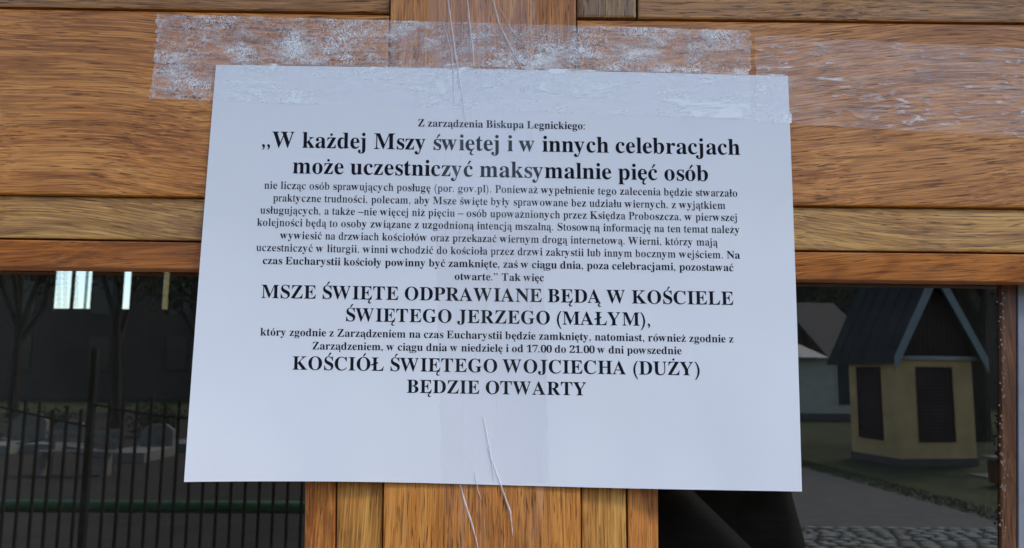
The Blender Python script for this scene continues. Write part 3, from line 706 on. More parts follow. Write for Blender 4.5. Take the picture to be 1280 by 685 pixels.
CAPS_B = [('A',722),('B',667),('C',722),('D',722),('E',667),('G',778),('H',778),('I',389),('J',500),('K',778),('L',667),('M',944),('N',722),
  ('O',778),('P',611),('R',722),('S',556),('T',667),('U',722),('W',1000),('Y',722),('Z',667)]
LOW_B = [('a',500),('b',556),('c',444),('d',556),('e',444),('f',333),('g',500),('h',556),('i',278),('j',333),('k',556),('l',278),('m',833),
  ('n',556),('o',500),('p',556),('r',444),('s',389),('t',333),('u',556),('v',500),('w',722),('y',500),('z',444)]
REST = [('0',500),('1',500),('2',500),('7',500),('9',500),('(',333),(')',333),(',',250),('.',250),(':',333),('”',500),('„',500),('–',500),(' ',250)]
# letter outlines of a bold serif face, 1000 units per em
GLYPH = {}
GLYPH['A'] = [[-13, 0, -13, 27, 13, 31, 35, 45, 54, 70, 73, 111, 306, 692, 333, 691, 570, 129, 610, 51, 631, 33, 658, 27, 658, 0, 340, 0, 340, 27, 385, 31, 412, 45, 421, 68, 405, 121, 375, 196, 154, 196, 117, 105, 112, 87, 111, 72, 119, 47, 143, 32, 183, 27, 189, 27, 189, 0], [169, 238, 359, 238, 262, 474]]
GLYPH['B'] = [[24, 0, 24, 26, 67, 32, 93, 48, 106, 76, 111, 122, 111, 547, 103, 612, 92, 631, 76, 643, 23, 651, 23, 676, 327, 676, 441, 666, 523, 637, 572, 589, 588, 520, 570, 449, 516, 398, 426, 367, 511, 342, 572, 306, 609, 257, 621, 195, 613, 138, 590, 90, 551, 51, 498, 23, 432, 6, 353, 0], [270, 374, 279, 374, 347, 381, 391, 404, 415, 447, 423, 512, 417, 571, 400, 612, 369, 636, 321, 644, 294, 641, 279, 631, 272, 611, 270, 580], [329, 36, 384, 45, 420, 73, 440, 121, 447, 190, 438, 261, 411, 308, 364, 334, 293, 343, 270, 343, 270, 97, 273, 68, 283, 49, 300, 39]]
GLYPH['C'] = [[381, -16, 287, -5, 204, 29, 135, 84, 83, 155, 50, 241, 39, 339, 50, 436, 83, 521, 136, 592, 206, 646, 290, 680, 385, 691, 459, 681, 545, 653, 575, 646, 605, 657, 622, 691, 648, 691, 648, 458, 623, 458, 583, 541, 529, 604, 465, 645, 394, 658, 315, 638, 258, 578, 225, 477, 213, 336, 226, 204, 263, 110, 326, 54, 413, 35, 472, 43, 531, 66, 587, 105, 636, 158, 664, 132, 587, 50, 493, 0]]
GLYPH['D'] = [[30, 0, 30, 26, 69, 31, 93, 44, 106, 69, 110, 111, 110, 555, 105, 604, 90, 633, 63, 646, 22, 651, 22, 676, 329, 676, 439, 666, 530, 637, 602, 588, 654, 521, 685, 438, 695, 338, 673, 190, 606, 84, 495, 21, 339, 0], [330, 36, 389, 44, 437, 69, 474, 111, 500, 170, 515, 246, 520, 340, 509, 473, 473, 567, 414, 624, 331, 643, 300, 639, 282, 629, 273, 607, 270, 571, 270, 107, 273, 72, 282, 50, 299, 40]]
GLYPH['E'] = [[21, 0, 21, 25, 65, 30, 93, 44, 107, 71, 112, 116, 112, 547, 107, 601, 92, 632, 65, 646, 24, 651, 24, 676, 592, 676, 592, 475, 569, 475, 557, 530, 535, 573, 505, 603, 439, 630, 344, 639, 297, 636, 284, 630, 276, 619, 271, 576, 271, 365, 287, 365, 345, 374, 385, 399, 411, 445, 428, 512, 452, 512, 452, 175, 427, 175, 419, 229, 405, 269, 385, 298, 357, 317, 321, 327, 275, 330, 271, 330, 271, 100, 275, 69, 285, 52, 306, 44, 342, 41, 409, 45, 465, 57, 512, 79, 550, 111, 583, 155, 610, 212, 638, 212, 597, 0]]
GLYPH['G'] = [[398, -15, 297, -4, 210, 29, 139, 82, 85, 153, 52, 239, 41, 340, 52, 437, 85, 522, 138, 593, 207, 646, 289, 680, 382, 691, 462, 682, 548, 654, 575, 647, 591, 650, 602, 658, 622, 691, 649, 691, 649, 457, 623, 457, 599, 513, 567, 562, 530, 602, 489, 633, 444, 652, 397, 658, 318, 638, 261, 578, 228, 478, 216, 338, 222, 242, 239, 163, 267, 100, 306, 55, 353, 28, 409, 19, 457, 24, 487, 40, 503, 67, 508, 106, 508, 189, 504, 229, 489, 253, 459, 265, 409, 270, 409, 294, 743, 294, 743, 270, 702, 265, 678, 253, 666, 230, 662, 190, 662, 43, 531, 0]]
GLYPH['H'] = [[23, 0, 23, 26, 66, 32, 93, 47, 106, 75, 111, 120, 111, 562, 106, 603, 92, 629, 66, 644, 24, 651, 24, 676, 359, 676, 359, 651, 303, 641, 287, 631, 277, 616, 270, 562, 270, 372, 507, 372, 507, 562, 501, 616, 491, 631, 476, 641, 419, 651, 419, 676, 753, 676, 753, 651, 710, 644, 684, 630, 671, 604, 667, 562, 667, 120, 671, 77, 684, 49, 710, 33, 753, 26, 753, 0, 419, 0, 419, 26, 462, 32, 489, 45, 503, 73, 507, 120, 507, 328, 270, 328, 270, 120, 275, 75, 288, 47, 315, 32, 359, 26, 359, 0]]
GLYPH['I'] = [[20, 0, 20, 26, 63, 34, 91, 48, 106, 72, 112, 112, 112, 574, 107, 612, 94, 635, 66, 646, 20, 651, 20, 676, 363, 676, 363, 651, 318, 646, 291, 635, 276, 612, 271, 574, 271, 115, 278, 66, 289, 50, 306, 39, 365, 26, 365, 0]]
GLYPH['J'] = [[162, -97, 116, -92, 76, -80, 43, -60, 17, -33, 0, -1, -5, 34, 0, 66, 16, 90, 39, 106, 66, 111, 95, 106, 118, 92, 133, 70, 138, 41, 126, -2, 114, -29, 124, -52, 156, -60, 187, -54, 206, -37, 216, -8, 219, 32, 219, 544, 211, 607, 200, 626, 181, 639, 118, 651, 118, 676, 467, 676, 467, 651, 411, 640, 395, 628, 385, 610, 379, 544, 379, 132, 365, 32, 325, -40, 257, -82]]
GLYPH['K'] = [[24, 0, 24, 26, 67, 32, 94, 47, 107, 75, 112, 120, 112, 562, 107, 603, 93, 630, 67, 645, 25, 651, 25, 676, 360, 676, 360, 651, 304, 641, 288, 631, 278, 616, 271, 562, 271, 347, 477, 554, 507, 592, 517, 621, 496, 644, 432, 651, 432, 676, 721, 676, 721, 651, 708, 651, 648, 638, 582, 600, 511, 535, 402, 423, 688, 69, 723, 37, 771, 26, 771, 0, 417, 0, 417, 26, 454, 27, 478, 31, 491, 39, 496, 51, 489, 70, 470, 98, 296, 317, 271, 294, 271, 120, 276, 75, 289, 47, 316, 32, 360, 26, 360, 0]]
GLYPH['L'] = [[23, 0, 23, 26, 66, 32, 93, 47, 106, 75, 111, 120, 111, 562, 106, 604, 92, 631, 66, 645, 24, 651, 24, 676, 371, 676, 371, 651, 309, 644, 291, 634, 279, 618, 270, 562, 270, 123, 275, 70, 283, 55, 297, 46, 347, 41, 413, 45, 467, 59, 512, 83, 549, 118, 580, 167, 607, 229, 634, 229, 596, 0]]
GLYPH['M'] = [[21, 0, 21, 26, 63, 32, 91, 47, 107, 74, 112, 118, 112, 567, 105, 617, 95, 632, 78, 642, 22, 651, 22, 676, 274, 676, 471, 211, 667, 676, 916, 676, 916, 651, 876, 643, 850, 628, 836, 602, 832, 561, 832, 127, 839, 63, 848, 45, 863, 34, 915, 26, 915, 0, 587, 0, 587, 26, 642, 37, 658, 48, 668, 65, 675, 124, 675, 592, 428, 0, 401, 0, 157, 577, 157, 119, 162, 72, 177, 44, 206, 30, 251, 26, 251, 0]]
GLYPH['N'] = [[598, -16, 159, 519, 159, 117, 163, 73, 176, 46, 203, 32, 247, 26, 247, 0, 27, 0, 27, 26, 80, 34, 96, 45, 106, 61, 113, 117, 113, 576, 54, 643, 27, 651, 27, 676, 232, 676, 580, 250, 580, 560, 573, 615, 563, 630, 547, 641, 492, 651, 492, 676, 712, 676, 712, 651, 669, 645, 643, 631, 630, 604, 626, 559, 626, -16]]
GLYPH['O'] = [[387, -16, 316, -9, 250, 11, 191, 43, 140, 86, 98, 138, 67, 198, 47, 266, 41, 338, 47, 410, 67, 477, 98, 537, 141, 590, 193, 633, 253, 665, 320, 685, 394, 692, 465, 685, 530, 666, 589, 634, 640, 592, 682, 540, 713, 480, 733, 412, 740, 338, 733, 266, 713, 198, 682, 138, 639, 86, 587, 43, 527, 11, 460, -9], [393, 18, 467, 38, 521, 98, 553, 198, 563, 338, 558, 435, 542, 514, 516, 577, 480, 622, 437, 649, 386, 658, 311, 638, 258, 578, 226, 478, 215, 338, 221, 242, 237, 163, 263, 100, 299, 54, 342, 27]]
GLYPH['P'] = [[23, 0, 23, 26, 66, 32, 93, 47, 106, 75, 111, 120, 111, 562, 106, 603, 92, 629, 66, 644, 24, 651, 24, 676, 317, 676, 426, 670, 499, 653, 544, 626, 578, 590, 600, 545, 607, 493, 600, 440, 579, 394, 544, 356, 496, 328, 434, 311, 359, 305, 270, 305, 270, 120, 275, 75, 288, 47, 315, 32, 359, 26, 359, 0], [270, 341, 299, 341, 362, 349, 403, 375, 426, 420, 434, 489, 427, 556, 408, 603, 374, 631, 321, 640, 296, 637, 281, 629, 273, 614, 270, 591]]
GLYPH['R'] = [[23, 0, 23, 26, 66, 32, 93, 47, 106, 75, 111, 120, 111, 562, 106, 603, 92, 629, 66, 644, 24, 651, 24, 676, 322, 676, 453, 665, 545, 632, 586, 598, 611, 552, 619, 497, 602, 423, 552, 368, 468, 332, 641, 75, 672, 38, 688, 29, 710, 26, 713, 26, 713, 0, 503, 0, 299, 315, 270, 315, 270, 120, 275, 75, 288, 47, 315, 32, 359, 26, 359, 0], [270, 347, 302, 347, 369, 356, 415, 383, 442, 430, 451, 499, 443, 560, 421, 605, 384, 631, 333, 640, 300, 637, 282, 627, 273, 607, 270, 572]]
GLYPH['S'] = [[64, -16, 64, 234, 93, 234, 123, 140, 166, 74, 222, 35, 292, 22, 343, 30, 381, 53, 406, 89, 414, 133, 405, 173, 378, 208, 334, 237, 241, 283, 166, 328, 114, 375, 84, 429, 74, 493, 80, 549, 100, 598, 130, 637, 171, 667, 219, 686, 274, 692, 340, 685, 419, 665, 433, 662, 445, 660, 465, 668, 476, 692, 504, 692, 504, 474, 479, 474, 461, 526, 436, 571, 404, 609, 368, 637, 329, 654, 288, 660, 243, 653, 207, 633, 185, 602, 177, 564, 184, 529, 203, 500, 236, 474, 280, 450, 376, 405, 430, 376, 471, 346, 500, 314, 519, 279, 530, 241, 533, 197, 526, 138, 503, 86, 466, 43, 417, 11, 356, -8, 285, -15, 235, -11, 186, 1, 146, 14, 126, 18, 103, 10, 91, -16]]
GLYPH['T'] = [[137, 0, 137, 26, 182, 31, 211, 46, 226, 74, 231, 120, 231, 643, 221, 643, 151, 632, 97, 599, 60, 545, 43, 472, 16, 472, 16, 676, 609, 676, 609, 471, 584, 471, 566, 546, 529, 600, 474, 632, 399, 643, 391, 643, 391, 120, 396, 73, 410, 45, 439, 31, 487, 26, 487, 0]]
GLYPH['U'] = [[368, -19, 285, -12, 219, 8, 169, 42, 136, 91, 115, 153, 109, 230, 109, 562, 104, 603, 90, 629, 64, 644, 22, 651, 22, 676, 357, 676, 357, 651, 301, 641, 284, 631, 275, 616, 268, 562, 268, 207, 277, 131, 302, 76, 345, 44, 408, 33, 484, 46, 539, 84, 571, 147, 582, 236, 582, 561, 578, 603, 563, 629, 535, 643, 488, 651, 488, 676, 704, 676, 704, 651, 666, 642, 643, 626, 631, 600, 627, 561, 627, 269, 620, 176, 599, 102, 564, 48, 514, 11, 449, -12]]
GLYPH['W'] = [[253, -16, 48, 583, 22, 634, 4, 646, -23, 651, -23, 676, 268, 676, 268, 651, 222, 641, 212, 629, 208, 609, 219, 553, 331, 227, 447, 523, 425, 592, 412, 621, 397, 638, 374, 646, 340, 651, 340, 676, 652, 676, 652, 651, 614, 647, 591, 633, 583, 611, 592, 573, 704, 246, 803, 548, 815, 603, 811, 625, 799, 639, 778, 647, 747, 651, 747, 676, 926, 676, 926, 651, 901, 642, 882, 625, 853, 563, 662, -16, 635, -16, 469, 459, 282, -16]]
GLYPH['Y'] = [[151, 0, 151, 26, 194, 32, 220, 47, 234, 75, 238, 120, 238, 265, 69, 574, 43, 615, 21, 637, 1, 646, -20, 650, -20, 676, 307, 676, 307, 650, 290, 650, 247, 642, 235, 632, 231, 618, 243, 581, 369, 335, 495, 543, 512, 578, 517, 605, 509, 630, 484, 645, 443, 650, 438, 650, 438, 676, 652, 676, 652, 650, 628, 644, 607, 630, 568, 581, 398, 302, 398, 120, 402, 75, 416, 47, 442, 32, 487, 26, 487, 0]]
GLYPH['Z'] = [[30, 0, 30, 16, 410, 638, 318, 638, 258, 634, 210, 624, 171, 604, 140, 573, 113, 529, 91, 470, 66, 470, 85, 676, 603, 676, 603, 658, 227, 43, 355, 43, 448, 55, 518, 91, 570, 153, 604, 243, 629, 243, 604, 0]]
GLYPH['a'] = [[378, -15, 336, -8, 309, 15, 297, 52, 250, 16, 198, -6, 142, -13, 95, -5, 60, 17, 37, 51, 30, 94, 37, 135, 58, 171, 94, 202, 177, 243, 295, 282, 295, 358, 291, 394, 277, 419, 254, 434, 219, 439, 171, 431, 155, 407, 169, 381, 179, 361, 182, 343, 178, 319, 163, 300, 141, 287, 115, 283, 87, 288, 66, 302, 53, 323, 49, 351, 55, 384, 73, 413, 102, 438, 141, 457, 187, 469, 240, 473, 331, 463, 391, 434, 424, 384, 435, 312, 435, 93, 438, 59, 452, 51, 476, 62, 489, 41, 436, -1], [224, 50, 258, 61, 295, 94, 295, 251, 229, 225, 189, 183, 175, 125, 181, 83, 197, 58]]
GLYPH['b'] = [[64, -17, 64, 576, 61, 615, 54, 636, 39, 647, 12, 652, 12, 676, 205, 676, 205, 414, 241, 446, 282, 466, 328, 473, 378, 465, 421, 444, 457, 409, 485, 364, 502, 309, 507, 246, 500, 175, 479, 112, 445, 59, 400, 19, 346, -6, 285, -15, 219, -1, 156, 42, 79, -17], [271, 21, 303, 27, 327, 44, 344, 73, 359, 141, 364, 237, 359, 317, 343, 372, 315, 405, 273, 416, 251, 412, 230, 400, 214, 382, 205, 359, 205, 102, 213, 57, 235, 30]]
GLYPH['c'] = [[231, -15, 177, -7, 129, 16, 87, 53, 56, 101, 36, 158, 29, 222, 37, 291, 59, 351, 95, 402, 142, 441, 198, 465, 259, 474, 323, 466, 371, 443, 402, 408, 412, 364, 408, 339, 395, 320, 376, 307, 351, 303, 318, 311, 298, 334, 291, 372, 292, 388, 293, 403, 283, 431, 251, 441, 204, 423, 176, 368, 167, 278, 176, 183, 203, 113, 231, 82, 264, 63, 303, 57, 354, 69, 403, 107, 423, 90, 368, 32, 304, -3]]
GLYPH['d'] = [[207, -15, 158, -7, 115, 15, 79, 51, 52, 99, 35, 155, 29, 218, 35, 290, 53, 352, 82, 403, 121, 441, 166, 465, 216, 473, 260, 466, 298, 447, 331, 416, 331, 595, 327, 622, 315, 639, 294, 648, 261, 652, 261, 676, 474, 676, 474, 112, 476, 80, 482, 60, 497, 48, 524, 41, 524, 16, 436, 8, 331, -15, 331, 58, 299, 17, 257, -7], [254, 42, 277, 47, 300, 61, 319, 84, 331, 113, 331, 359, 323, 382, 306, 400, 284, 413, 258, 417, 219, 405, 193, 371, 179, 312, 174, 227, 179, 145, 192, 87, 217, 53]]
GLYPH['e'] = [[228, -15, 174, -7, 126, 15, 85, 52, 55, 102, 35, 163, 29, 233, 36, 299, 56, 357, 88, 405, 129, 442, 178, 465, 233, 473, 287, 466, 332, 447, 369, 416, 397, 373, 414, 320, 420, 257, 420, 246, 173, 246, 182, 166, 205, 109, 243, 74, 296, 63, 334, 70, 369, 92, 401, 128, 423, 108, 369, 40, 304, -1], [172, 285, 299, 285, 299, 319, 296, 374, 287, 411, 269, 433, 239, 441, 202, 425, 180, 379, 172, 302]]
GLYPH['f'] = [[22, 0, 22, 24, 59, 32, 74, 52, 78, 109, 78, 411, 24, 411, 24, 461, 78, 461, 78, 524, 90, 594, 126, 647, 183, 679, 258, 690, 314, 683, 356, 662, 382, 630, 391, 593, 387, 565, 374, 544, 355, 532, 333, 527, 309, 531, 290, 542, 278, 559, 274, 580, 286, 624, 291, 633, 293, 642, 287, 654, 267, 658, 242, 653, 228, 638, 219, 579, 219, 461, 302, 461, 302, 411, 219, 411, 219, 97, 223, 60, 234, 38, 257, 27, 296, 24, 296, 0]]
GLYPH['g'] = [[216, -208, 132, -201, 71, -180, 33, -149, 21, -111, 30, -81, 57, -57, 102, -38, 65, -15, 42, 13, 35, 45, 42, 80, 63, 110, 99, 137, 152, 164, 86, 200, 46, 250, 33, 315, 39, 359, 59, 397, 90, 429, 130, 453, 179, 468, 233, 473, 291, 467, 346, 452, 471, 452, 471, 398, 398, 398, 424, 352, 433, 302, 427, 261, 410, 224, 383, 194, 347, 171, 304, 157, 255, 153, 233, 154, 210, 155, 187, 151, 167, 140, 154, 124, 150, 106, 165, 81, 209, 73, 260, 73, 331, 70, 384, 60, 423, 43, 449, 19, 464, -13, 469, -55, 461, -99, 440, -137, 404, -168, 325, -198], [233, 184, 264, 192, 283, 216, 293, 256, 296, 313, 293, 370, 283, 410, 264, 433, 233, 441, 204, 433, 184, 410, 173, 370, 169, 313, 173, 256, 184, 216, 204, 192], [238, -172, 323, -164, 374, -139, 391, -98, 386, -76, 370, -61, 343, -53, 304, -51, 144, -51, 117, -77, 109, -108, 117, -132, 141, -154, 180, -168]]
GLYPH['h'] = [[27, 0, 27, 24, 51, 28, 67, 38, 75, 56, 78, 83, 78, 592, 75, 619, 68, 637, 53, 648, 28, 653, 28, 676, 219, 676, 219, 396, 260, 438, 307, 464, 361, 473, 418, 463, 458, 433, 482, 383, 491, 314, 491, 83, 493, 56, 501, 38, 515, 28, 539, 24, 539, 0, 300, 0, 300, 24, 307, 24, 330, 30, 344, 50, 349, 83, 349, 322, 340, 383, 326, 398, 301, 403, 257, 389, 219, 349, 219, 83, 222, 56, 229, 38, 243, 28, 267, 24, 267, 0]]
GLYPH['i'] = [[150, 537, 120, 543, 96, 559, 80, 583, 75, 612, 80, 642, 96, 666, 120, 682, 150, 688, 179, 682, 203, 666, 219, 642, 224, 612, 219, 583, 202, 559, 178, 543], [27, 0, 27, 24, 52, 28, 67, 38, 75, 55, 78, 83, 78, 374, 76, 405, 69, 423, 55, 432, 30, 436, 31, 461, 220, 461, 220, 83, 223, 56, 229, 39, 243, 29, 267, 24, 267, 0]]
GLYPH['j'] = [[158, 539, 128, 545, 104, 561, 88, 585, 83, 614, 88, 644, 105, 668, 129, 684, 158, 690, 187, 684, 211, 668, 228, 644, 233, 614, 228, 586, 211, 561, 187, 545], [53, -208, 17, -205, -16, -194, -44, -178, -65, -157, -78, -131, -83, -104, -79, -79, -66, -59, -47, -47, -22, -43, 2, -47, 22, -58, 35, -75, 39, -98, 28, -130, 16, -153, 23, -168, 46, -173, 73, -167, 87, -148, 95, -80, 95, 371, 92, 403, 83, 422, 64, 433, 33, 437, 33, 461, 236, 461, 236, -32, 231, -86, 215, -130, 188, -164, 130, -197]]
GLYPH['k'] = [[26, 0, 26, 24, 52, 29, 67, 38, 75, 56, 78, 83, 78, 590, 70, 638, 56, 647, 30, 652, 31, 676, 219, 676, 219, 250, 337, 368, 356, 392, 362, 413, 349, 430, 310, 436, 305, 436, 305, 461, 512, 461, 512, 436, 457, 422, 408, 386, 330, 310, 513, 51, 534, 31, 558, 24, 558, 0, 313, 0, 313, 24, 322, 24, 347, 30, 355, 47, 344, 73, 241, 218, 219, 199, 219, 83, 222, 56, 229, 39, 243, 29, 267, 24, 267, 0]]
GLYPH['l'] = [[27, 0, 27, 24, 52, 28, 67, 38, 75, 55, 78, 83, 78, 590, 70, 637, 56, 648, 30, 652, 30, 676, 220, 676, 220, 83, 223, 56, 229, 39, 243, 29, 267, 24, 267, 0]]
GLYPH['m'] = [[27, 0, 27, 24, 51, 28, 67, 38, 75, 56, 78, 83, 78, 376, 75, 403, 68, 421, 53, 432, 28, 437, 28, 461, 217, 461, 217, 393, 258, 437, 302, 464, 352, 473, 411, 463, 452, 435, 476, 388, 517, 435, 566, 463, 620, 473, 676, 463, 716, 433, 740, 383, 748, 314, 748, 83, 750, 56, 757, 38, 772, 28, 796, 24, 796, 0, 560, 0, 560, 24, 584, 28, 598, 39, 606, 57, 608, 83, 608, 322, 599, 383, 585, 398, 560, 403, 519, 390, 482, 352, 482, 83, 484, 57, 491, 39, 505, 28, 528, 24, 528, 0, 296, 0, 296, 24, 320, 28, 334, 39, 341, 57, 344, 83, 344, 322, 335, 382, 321, 398, 296, 403, 253, 389, 217, 349, 217, 83, 220, 57, 226, 39, 240, 29, 263, 24, 263, 0]]
GLYPH['n'] = [[27, 0, 27, 24, 51, 28, 67, 38, 75, 56, 78, 83, 78, 376, 75, 403, 68, 421, 53, 432, 28, 437, 28, 461, 219, 461, 219, 397, 259, 439, 307, 464, 361, 473, 418, 463, 458, 433, 482, 383, 491, 314, 491, 83, 493, 56, 501, 38, 515, 28, 539, 24, 539, 0, 300, 0, 300, 24, 307, 24, 330, 30, 344, 50, 349, 83, 349, 322, 340, 383, 326, 398, 301, 403, 257, 389, 219, 349, 219, 83, 222, 56, 229, 38, 243, 28, 267, 24, 267, 0]]
GLYPH['o'] = [[250, -15, 188, -7, 134, 17, 89, 55, 56, 104, 35, 163, 28, 228, 35, 295, 56, 354, 89, 404, 134, 441, 188, 465, 249, 473, 310, 465, 364, 442, 408, 405, 442, 356, 464, 297, 471, 228, 464, 161, 442, 102, 409, 53, 364, 16, 311, -7], [250, 17, 286, 27, 310, 58, 323, 121, 326, 228, 322, 338, 308, 402, 285, 433, 250, 444, 213, 433, 190, 402, 178, 337, 173, 229, 177, 121, 190, 58, 214, 27]]
GLYPH['p'] = [[26, -206, 26, -183, 60, -174, 75, -150, 78, -95, 78, 361, 76, 399, 69, 420, 54, 431, 29, 438, 29, 461, 212, 461, 212, 390, 247, 436, 290, 464, 342, 474, 392, 466, 435, 443, 470, 406, 497, 358, 514, 301, 519, 237, 514, 168, 497, 107, 469, 56, 432, 17, 388, -7, 337, -15, 292, -8, 252, 13, 219, 48, 219, -86, 225, -147, 234, -164, 248, -174, 293, -182, 293, -206], [290, 42, 329, 53, 355, 88, 370, 147, 375, 229, 371, 309, 358, 368, 334, 402, 295, 413, 253, 397, 219, 349, 219, 102, 237, 68, 261, 49]]
GLYPH['r'] = [[27, 0, 27, 24, 52, 28, 67, 38, 75, 55, 78, 83, 78, 374, 76, 405, 69, 423, 55, 432, 30, 436, 31, 461, 216, 461, 216, 374, 245, 416, 278, 447, 312, 466, 346, 473, 383, 467, 409, 451, 424, 426, 430, 395, 425, 369, 413, 348, 393, 335, 368, 330, 345, 333, 330, 342, 307, 371, 295, 382, 280, 386, 260, 379, 240, 358, 226, 326, 221, 285, 221, 83, 225, 54, 236, 37, 257, 28, 293, 24, 293, 0]]
GLYPH['s'] = [[224, -15, 180, -9, 129, 9, 109, 13, 88, 6, 76, -13, 53, -13, 53, 157, 79, 157, 98, 100, 129, 58, 167, 31, 208, 22, 241, 26, 265, 39, 280, 60, 285, 87, 272, 125, 231, 156, 159, 192, 113, 220, 81, 251, 61, 287, 55, 327, 65, 385, 96, 432, 145, 463, 209, 474, 246, 469, 295, 457, 306, 454, 316, 453, 331, 458, 342, 474, 362, 474, 362, 329, 339, 329, 319, 377, 292, 411, 258, 433, 221, 440, 193, 436, 172, 424, 160, 407, 156, 385, 159, 363, 171, 345, 217, 314, 284, 281, 328, 255, 358, 225, 376, 188, 382, 141, 371, 76, 338, 27, 288, -4]]
GLYPH['t'] = [[183, -14, 132, -7, 98, 15, 78, 53, 72, 106, 72, 414, 30, 414, 30, 445, 131, 548, 191, 629, 214, 629, 214, 461, 308, 461, 308, 414, 214, 414, 214, 122, 222, 75, 232, 64, 249, 60, 281, 73, 306, 111, 330, 98, 293, 36, 244, -2]]
GLYPH['u'] = [[194, -15, 136, -5, 97, 25, 75, 75, 68, 144, 68, 368, 65, 398, 58, 419, 43, 432, 17, 437, 17, 461, 210, 461, 210, 110, 214, 86, 224, 68, 240, 57, 262, 53, 304, 64, 339, 98, 339, 368, 336, 400, 328, 421, 311, 432, 281, 437, 281, 461, 481, 461, 481, 104, 483, 75, 492, 58, 508, 48, 534, 44, 534, 19, 445, 10, 339, -15, 339, 60, 311, 29, 276, 5, 237, -10]]
GLYPH['v'] = [[211, -15, 57, 368, 33, 417, 18, 431, -4, 436, -4, 461, 243, 461, 243, 437, 231, 437, 201, 430, 191, 410, 193, 398, 274, 181, 350, 375, 358, 404, 344, 428, 302, 437, 302, 461, 453, 461, 453, 438, 429, 429, 412, 414, 386, 361, 237, -15]]
GLYPH['w'] = [[181, -15, 25, 393, 9, 422, -16, 436, -16, 461, 205, 461, 205, 436, 177, 429, 169, 410, 171, 394, 177, 375, 247, 188, 313, 349, 298, 395, 282, 428, 249, 438, 249, 461, 480, 461, 480, 436, 449, 428, 439, 410, 440, 399, 442, 389, 499, 209, 567, 380, 574, 409, 572, 421, 564, 429, 528, 438, 528, 461, 661, 461, 661, 438, 643, 433, 631, 422, 611, 383, 452, -15, 429, -15, 331, 292, 207, -15]]
GLYPH['y'] = [[78, -208, 43, -203, 15, -185, -4, -159, -10, -125, -6, -100, 7, -79, 27, -64, 53, -59, 76, -62, 95, -73, 107, -90, 111, -113, 110, -121, 110, -130, 114, -142, 128, -147, 147, -137, 169, -110, 192, -66, 208, -7, 54, 372, 36, 408, 23, 427, -5, 436, -7, 436, -7, 461, 240, 461, 240, 436, 201, 430, 193, 422, 190, 408, 192, 396, 197, 381, 275, 176, 342, 358, 350, 386, 353, 407, 350, 421, 340, 430, 301, 436, 301, 461, 445, 461, 445, 436, 426, 431, 411, 417, 385, 360, 240, -36, 192, -142, 168, -174, 142, -194, 112, -205]]
GLYPH['z'] = [[19, 0, 19, 21, 249, 427, 190, 427, 142, 421, 107, 403, 82, 371, 65, 321, 39, 321, 47, 461, 408, 461, 408, 432, 186, 37, 226, 37, 287, 44, 331, 65, 362, 102, 386, 160, 410, 160, 398, 0]]
GLYPH['0'] = [[279, -10, 198, 1, 135, 36, 88, 91, 57, 165, 40, 254, 34, 358, 40, 461, 57, 550, 88, 623, 135, 677, 198, 711, 280, 722, 359, 711, 420, 677, 466, 623, 499, 550, 517, 461, 523, 357, 517, 253, 499, 164, 466, 91, 420, 36, 358, 1], [279, 55, 312, 64, 336, 90, 352, 135, 365, 230, 369, 357, 365, 484, 352, 578, 336, 622, 313, 648, 280, 657, 247, 648, 223, 622, 206, 578, 193, 484, 188, 357, 193, 230, 206, 135, 222, 90, 247, 64]]
GLYPH['1'] = [[97, 0, 97, 53, 178, 53, 201, 56, 216, 67, 225, 86, 228, 118, 228, 617, 160, 542, 130, 521, 100, 513, 78, 518, 59, 533, 46, 557, 42, 587, 109, 611, 195, 664, 265, 716, 377, 716, 377, 118, 379, 90, 387, 70, 402, 57, 428, 53, 508, 53, 508, 0]]
GLYPH['2'] = [[35, 0, 35, 103, 182, 253, 237, 312, 277, 364, 305, 411, 323, 456, 333, 502, 336, 551, 331, 601, 315, 635, 290, 654, 258, 661, 215, 650, 187, 618, 172, 564, 167, 489, 115, 494, 74, 511, 48, 541, 39, 587, 45, 622, 63, 654, 94, 682, 137, 703, 191, 717, 258, 722, 357, 711, 428, 677, 461, 644, 480, 604, 487, 556, 483, 522, 474, 489, 433, 417, 354, 327, 229, 204, 130, 110, 362, 110, 391, 114, 415, 128, 433, 149, 445, 178, 453, 209, 511, 209, 507, 0]]
GLYPH['7'] = [[165, 0, 430, 603, 168, 603, 138, 598, 119, 581, 110, 552, 104, 503, 44, 503, 49, 712, 524, 712, 524, 663, 249, 0]]
GLYPH['9'] = [[226, -10, 172, -6, 131, 6, 100, 25, 79, 49, 67, 75, 63, 103, 66, 123, 75, 140, 90, 152, 112, 160, 129, 118, 154, 84, 187, 61, 231, 53, 289, 71, 331, 125, 359, 215, 372, 342, 347, 315, 315, 294, 276, 279, 230, 274, 177, 280, 130, 298, 90, 327, 59, 368, 41, 419, 35, 481, 42, 548, 62, 607, 96, 655, 141, 691, 197, 714, 263, 722, 332, 713, 392, 687, 442, 642, 480, 578, 504, 494, 512, 387, 508, 307, 497, 233, 476, 165, 446, 106, 407, 58, 357, 21, 297, -2], [273, 346, 306, 351, 333, 364, 355, 386, 372, 413, 364, 523, 343, 598, 311, 641, 269, 655, 231, 644, 203, 613, 185, 560, 179, 487, 190, 408, 221, 362]]
GLYPH['('] = [[167, 231, 182, 402, 230, 555, 310, 692, 257, 692, 177, 594, 116, 480, 77, 357, 64, 231, 77, 105, 116, -18, 177, -131, 257, -229, 310, -229, 230, -93, 182, 60]]
GLYPH[')'] = [[156, 231, 140, 60, 92, -93, 12, -229, 65, -229, 145, -131, 206, -18, 245, 105, 258, 231, 245, 357, 206, 480, 145, 594, 65, 692, 12, 692, 92, 555, 140, 402]]
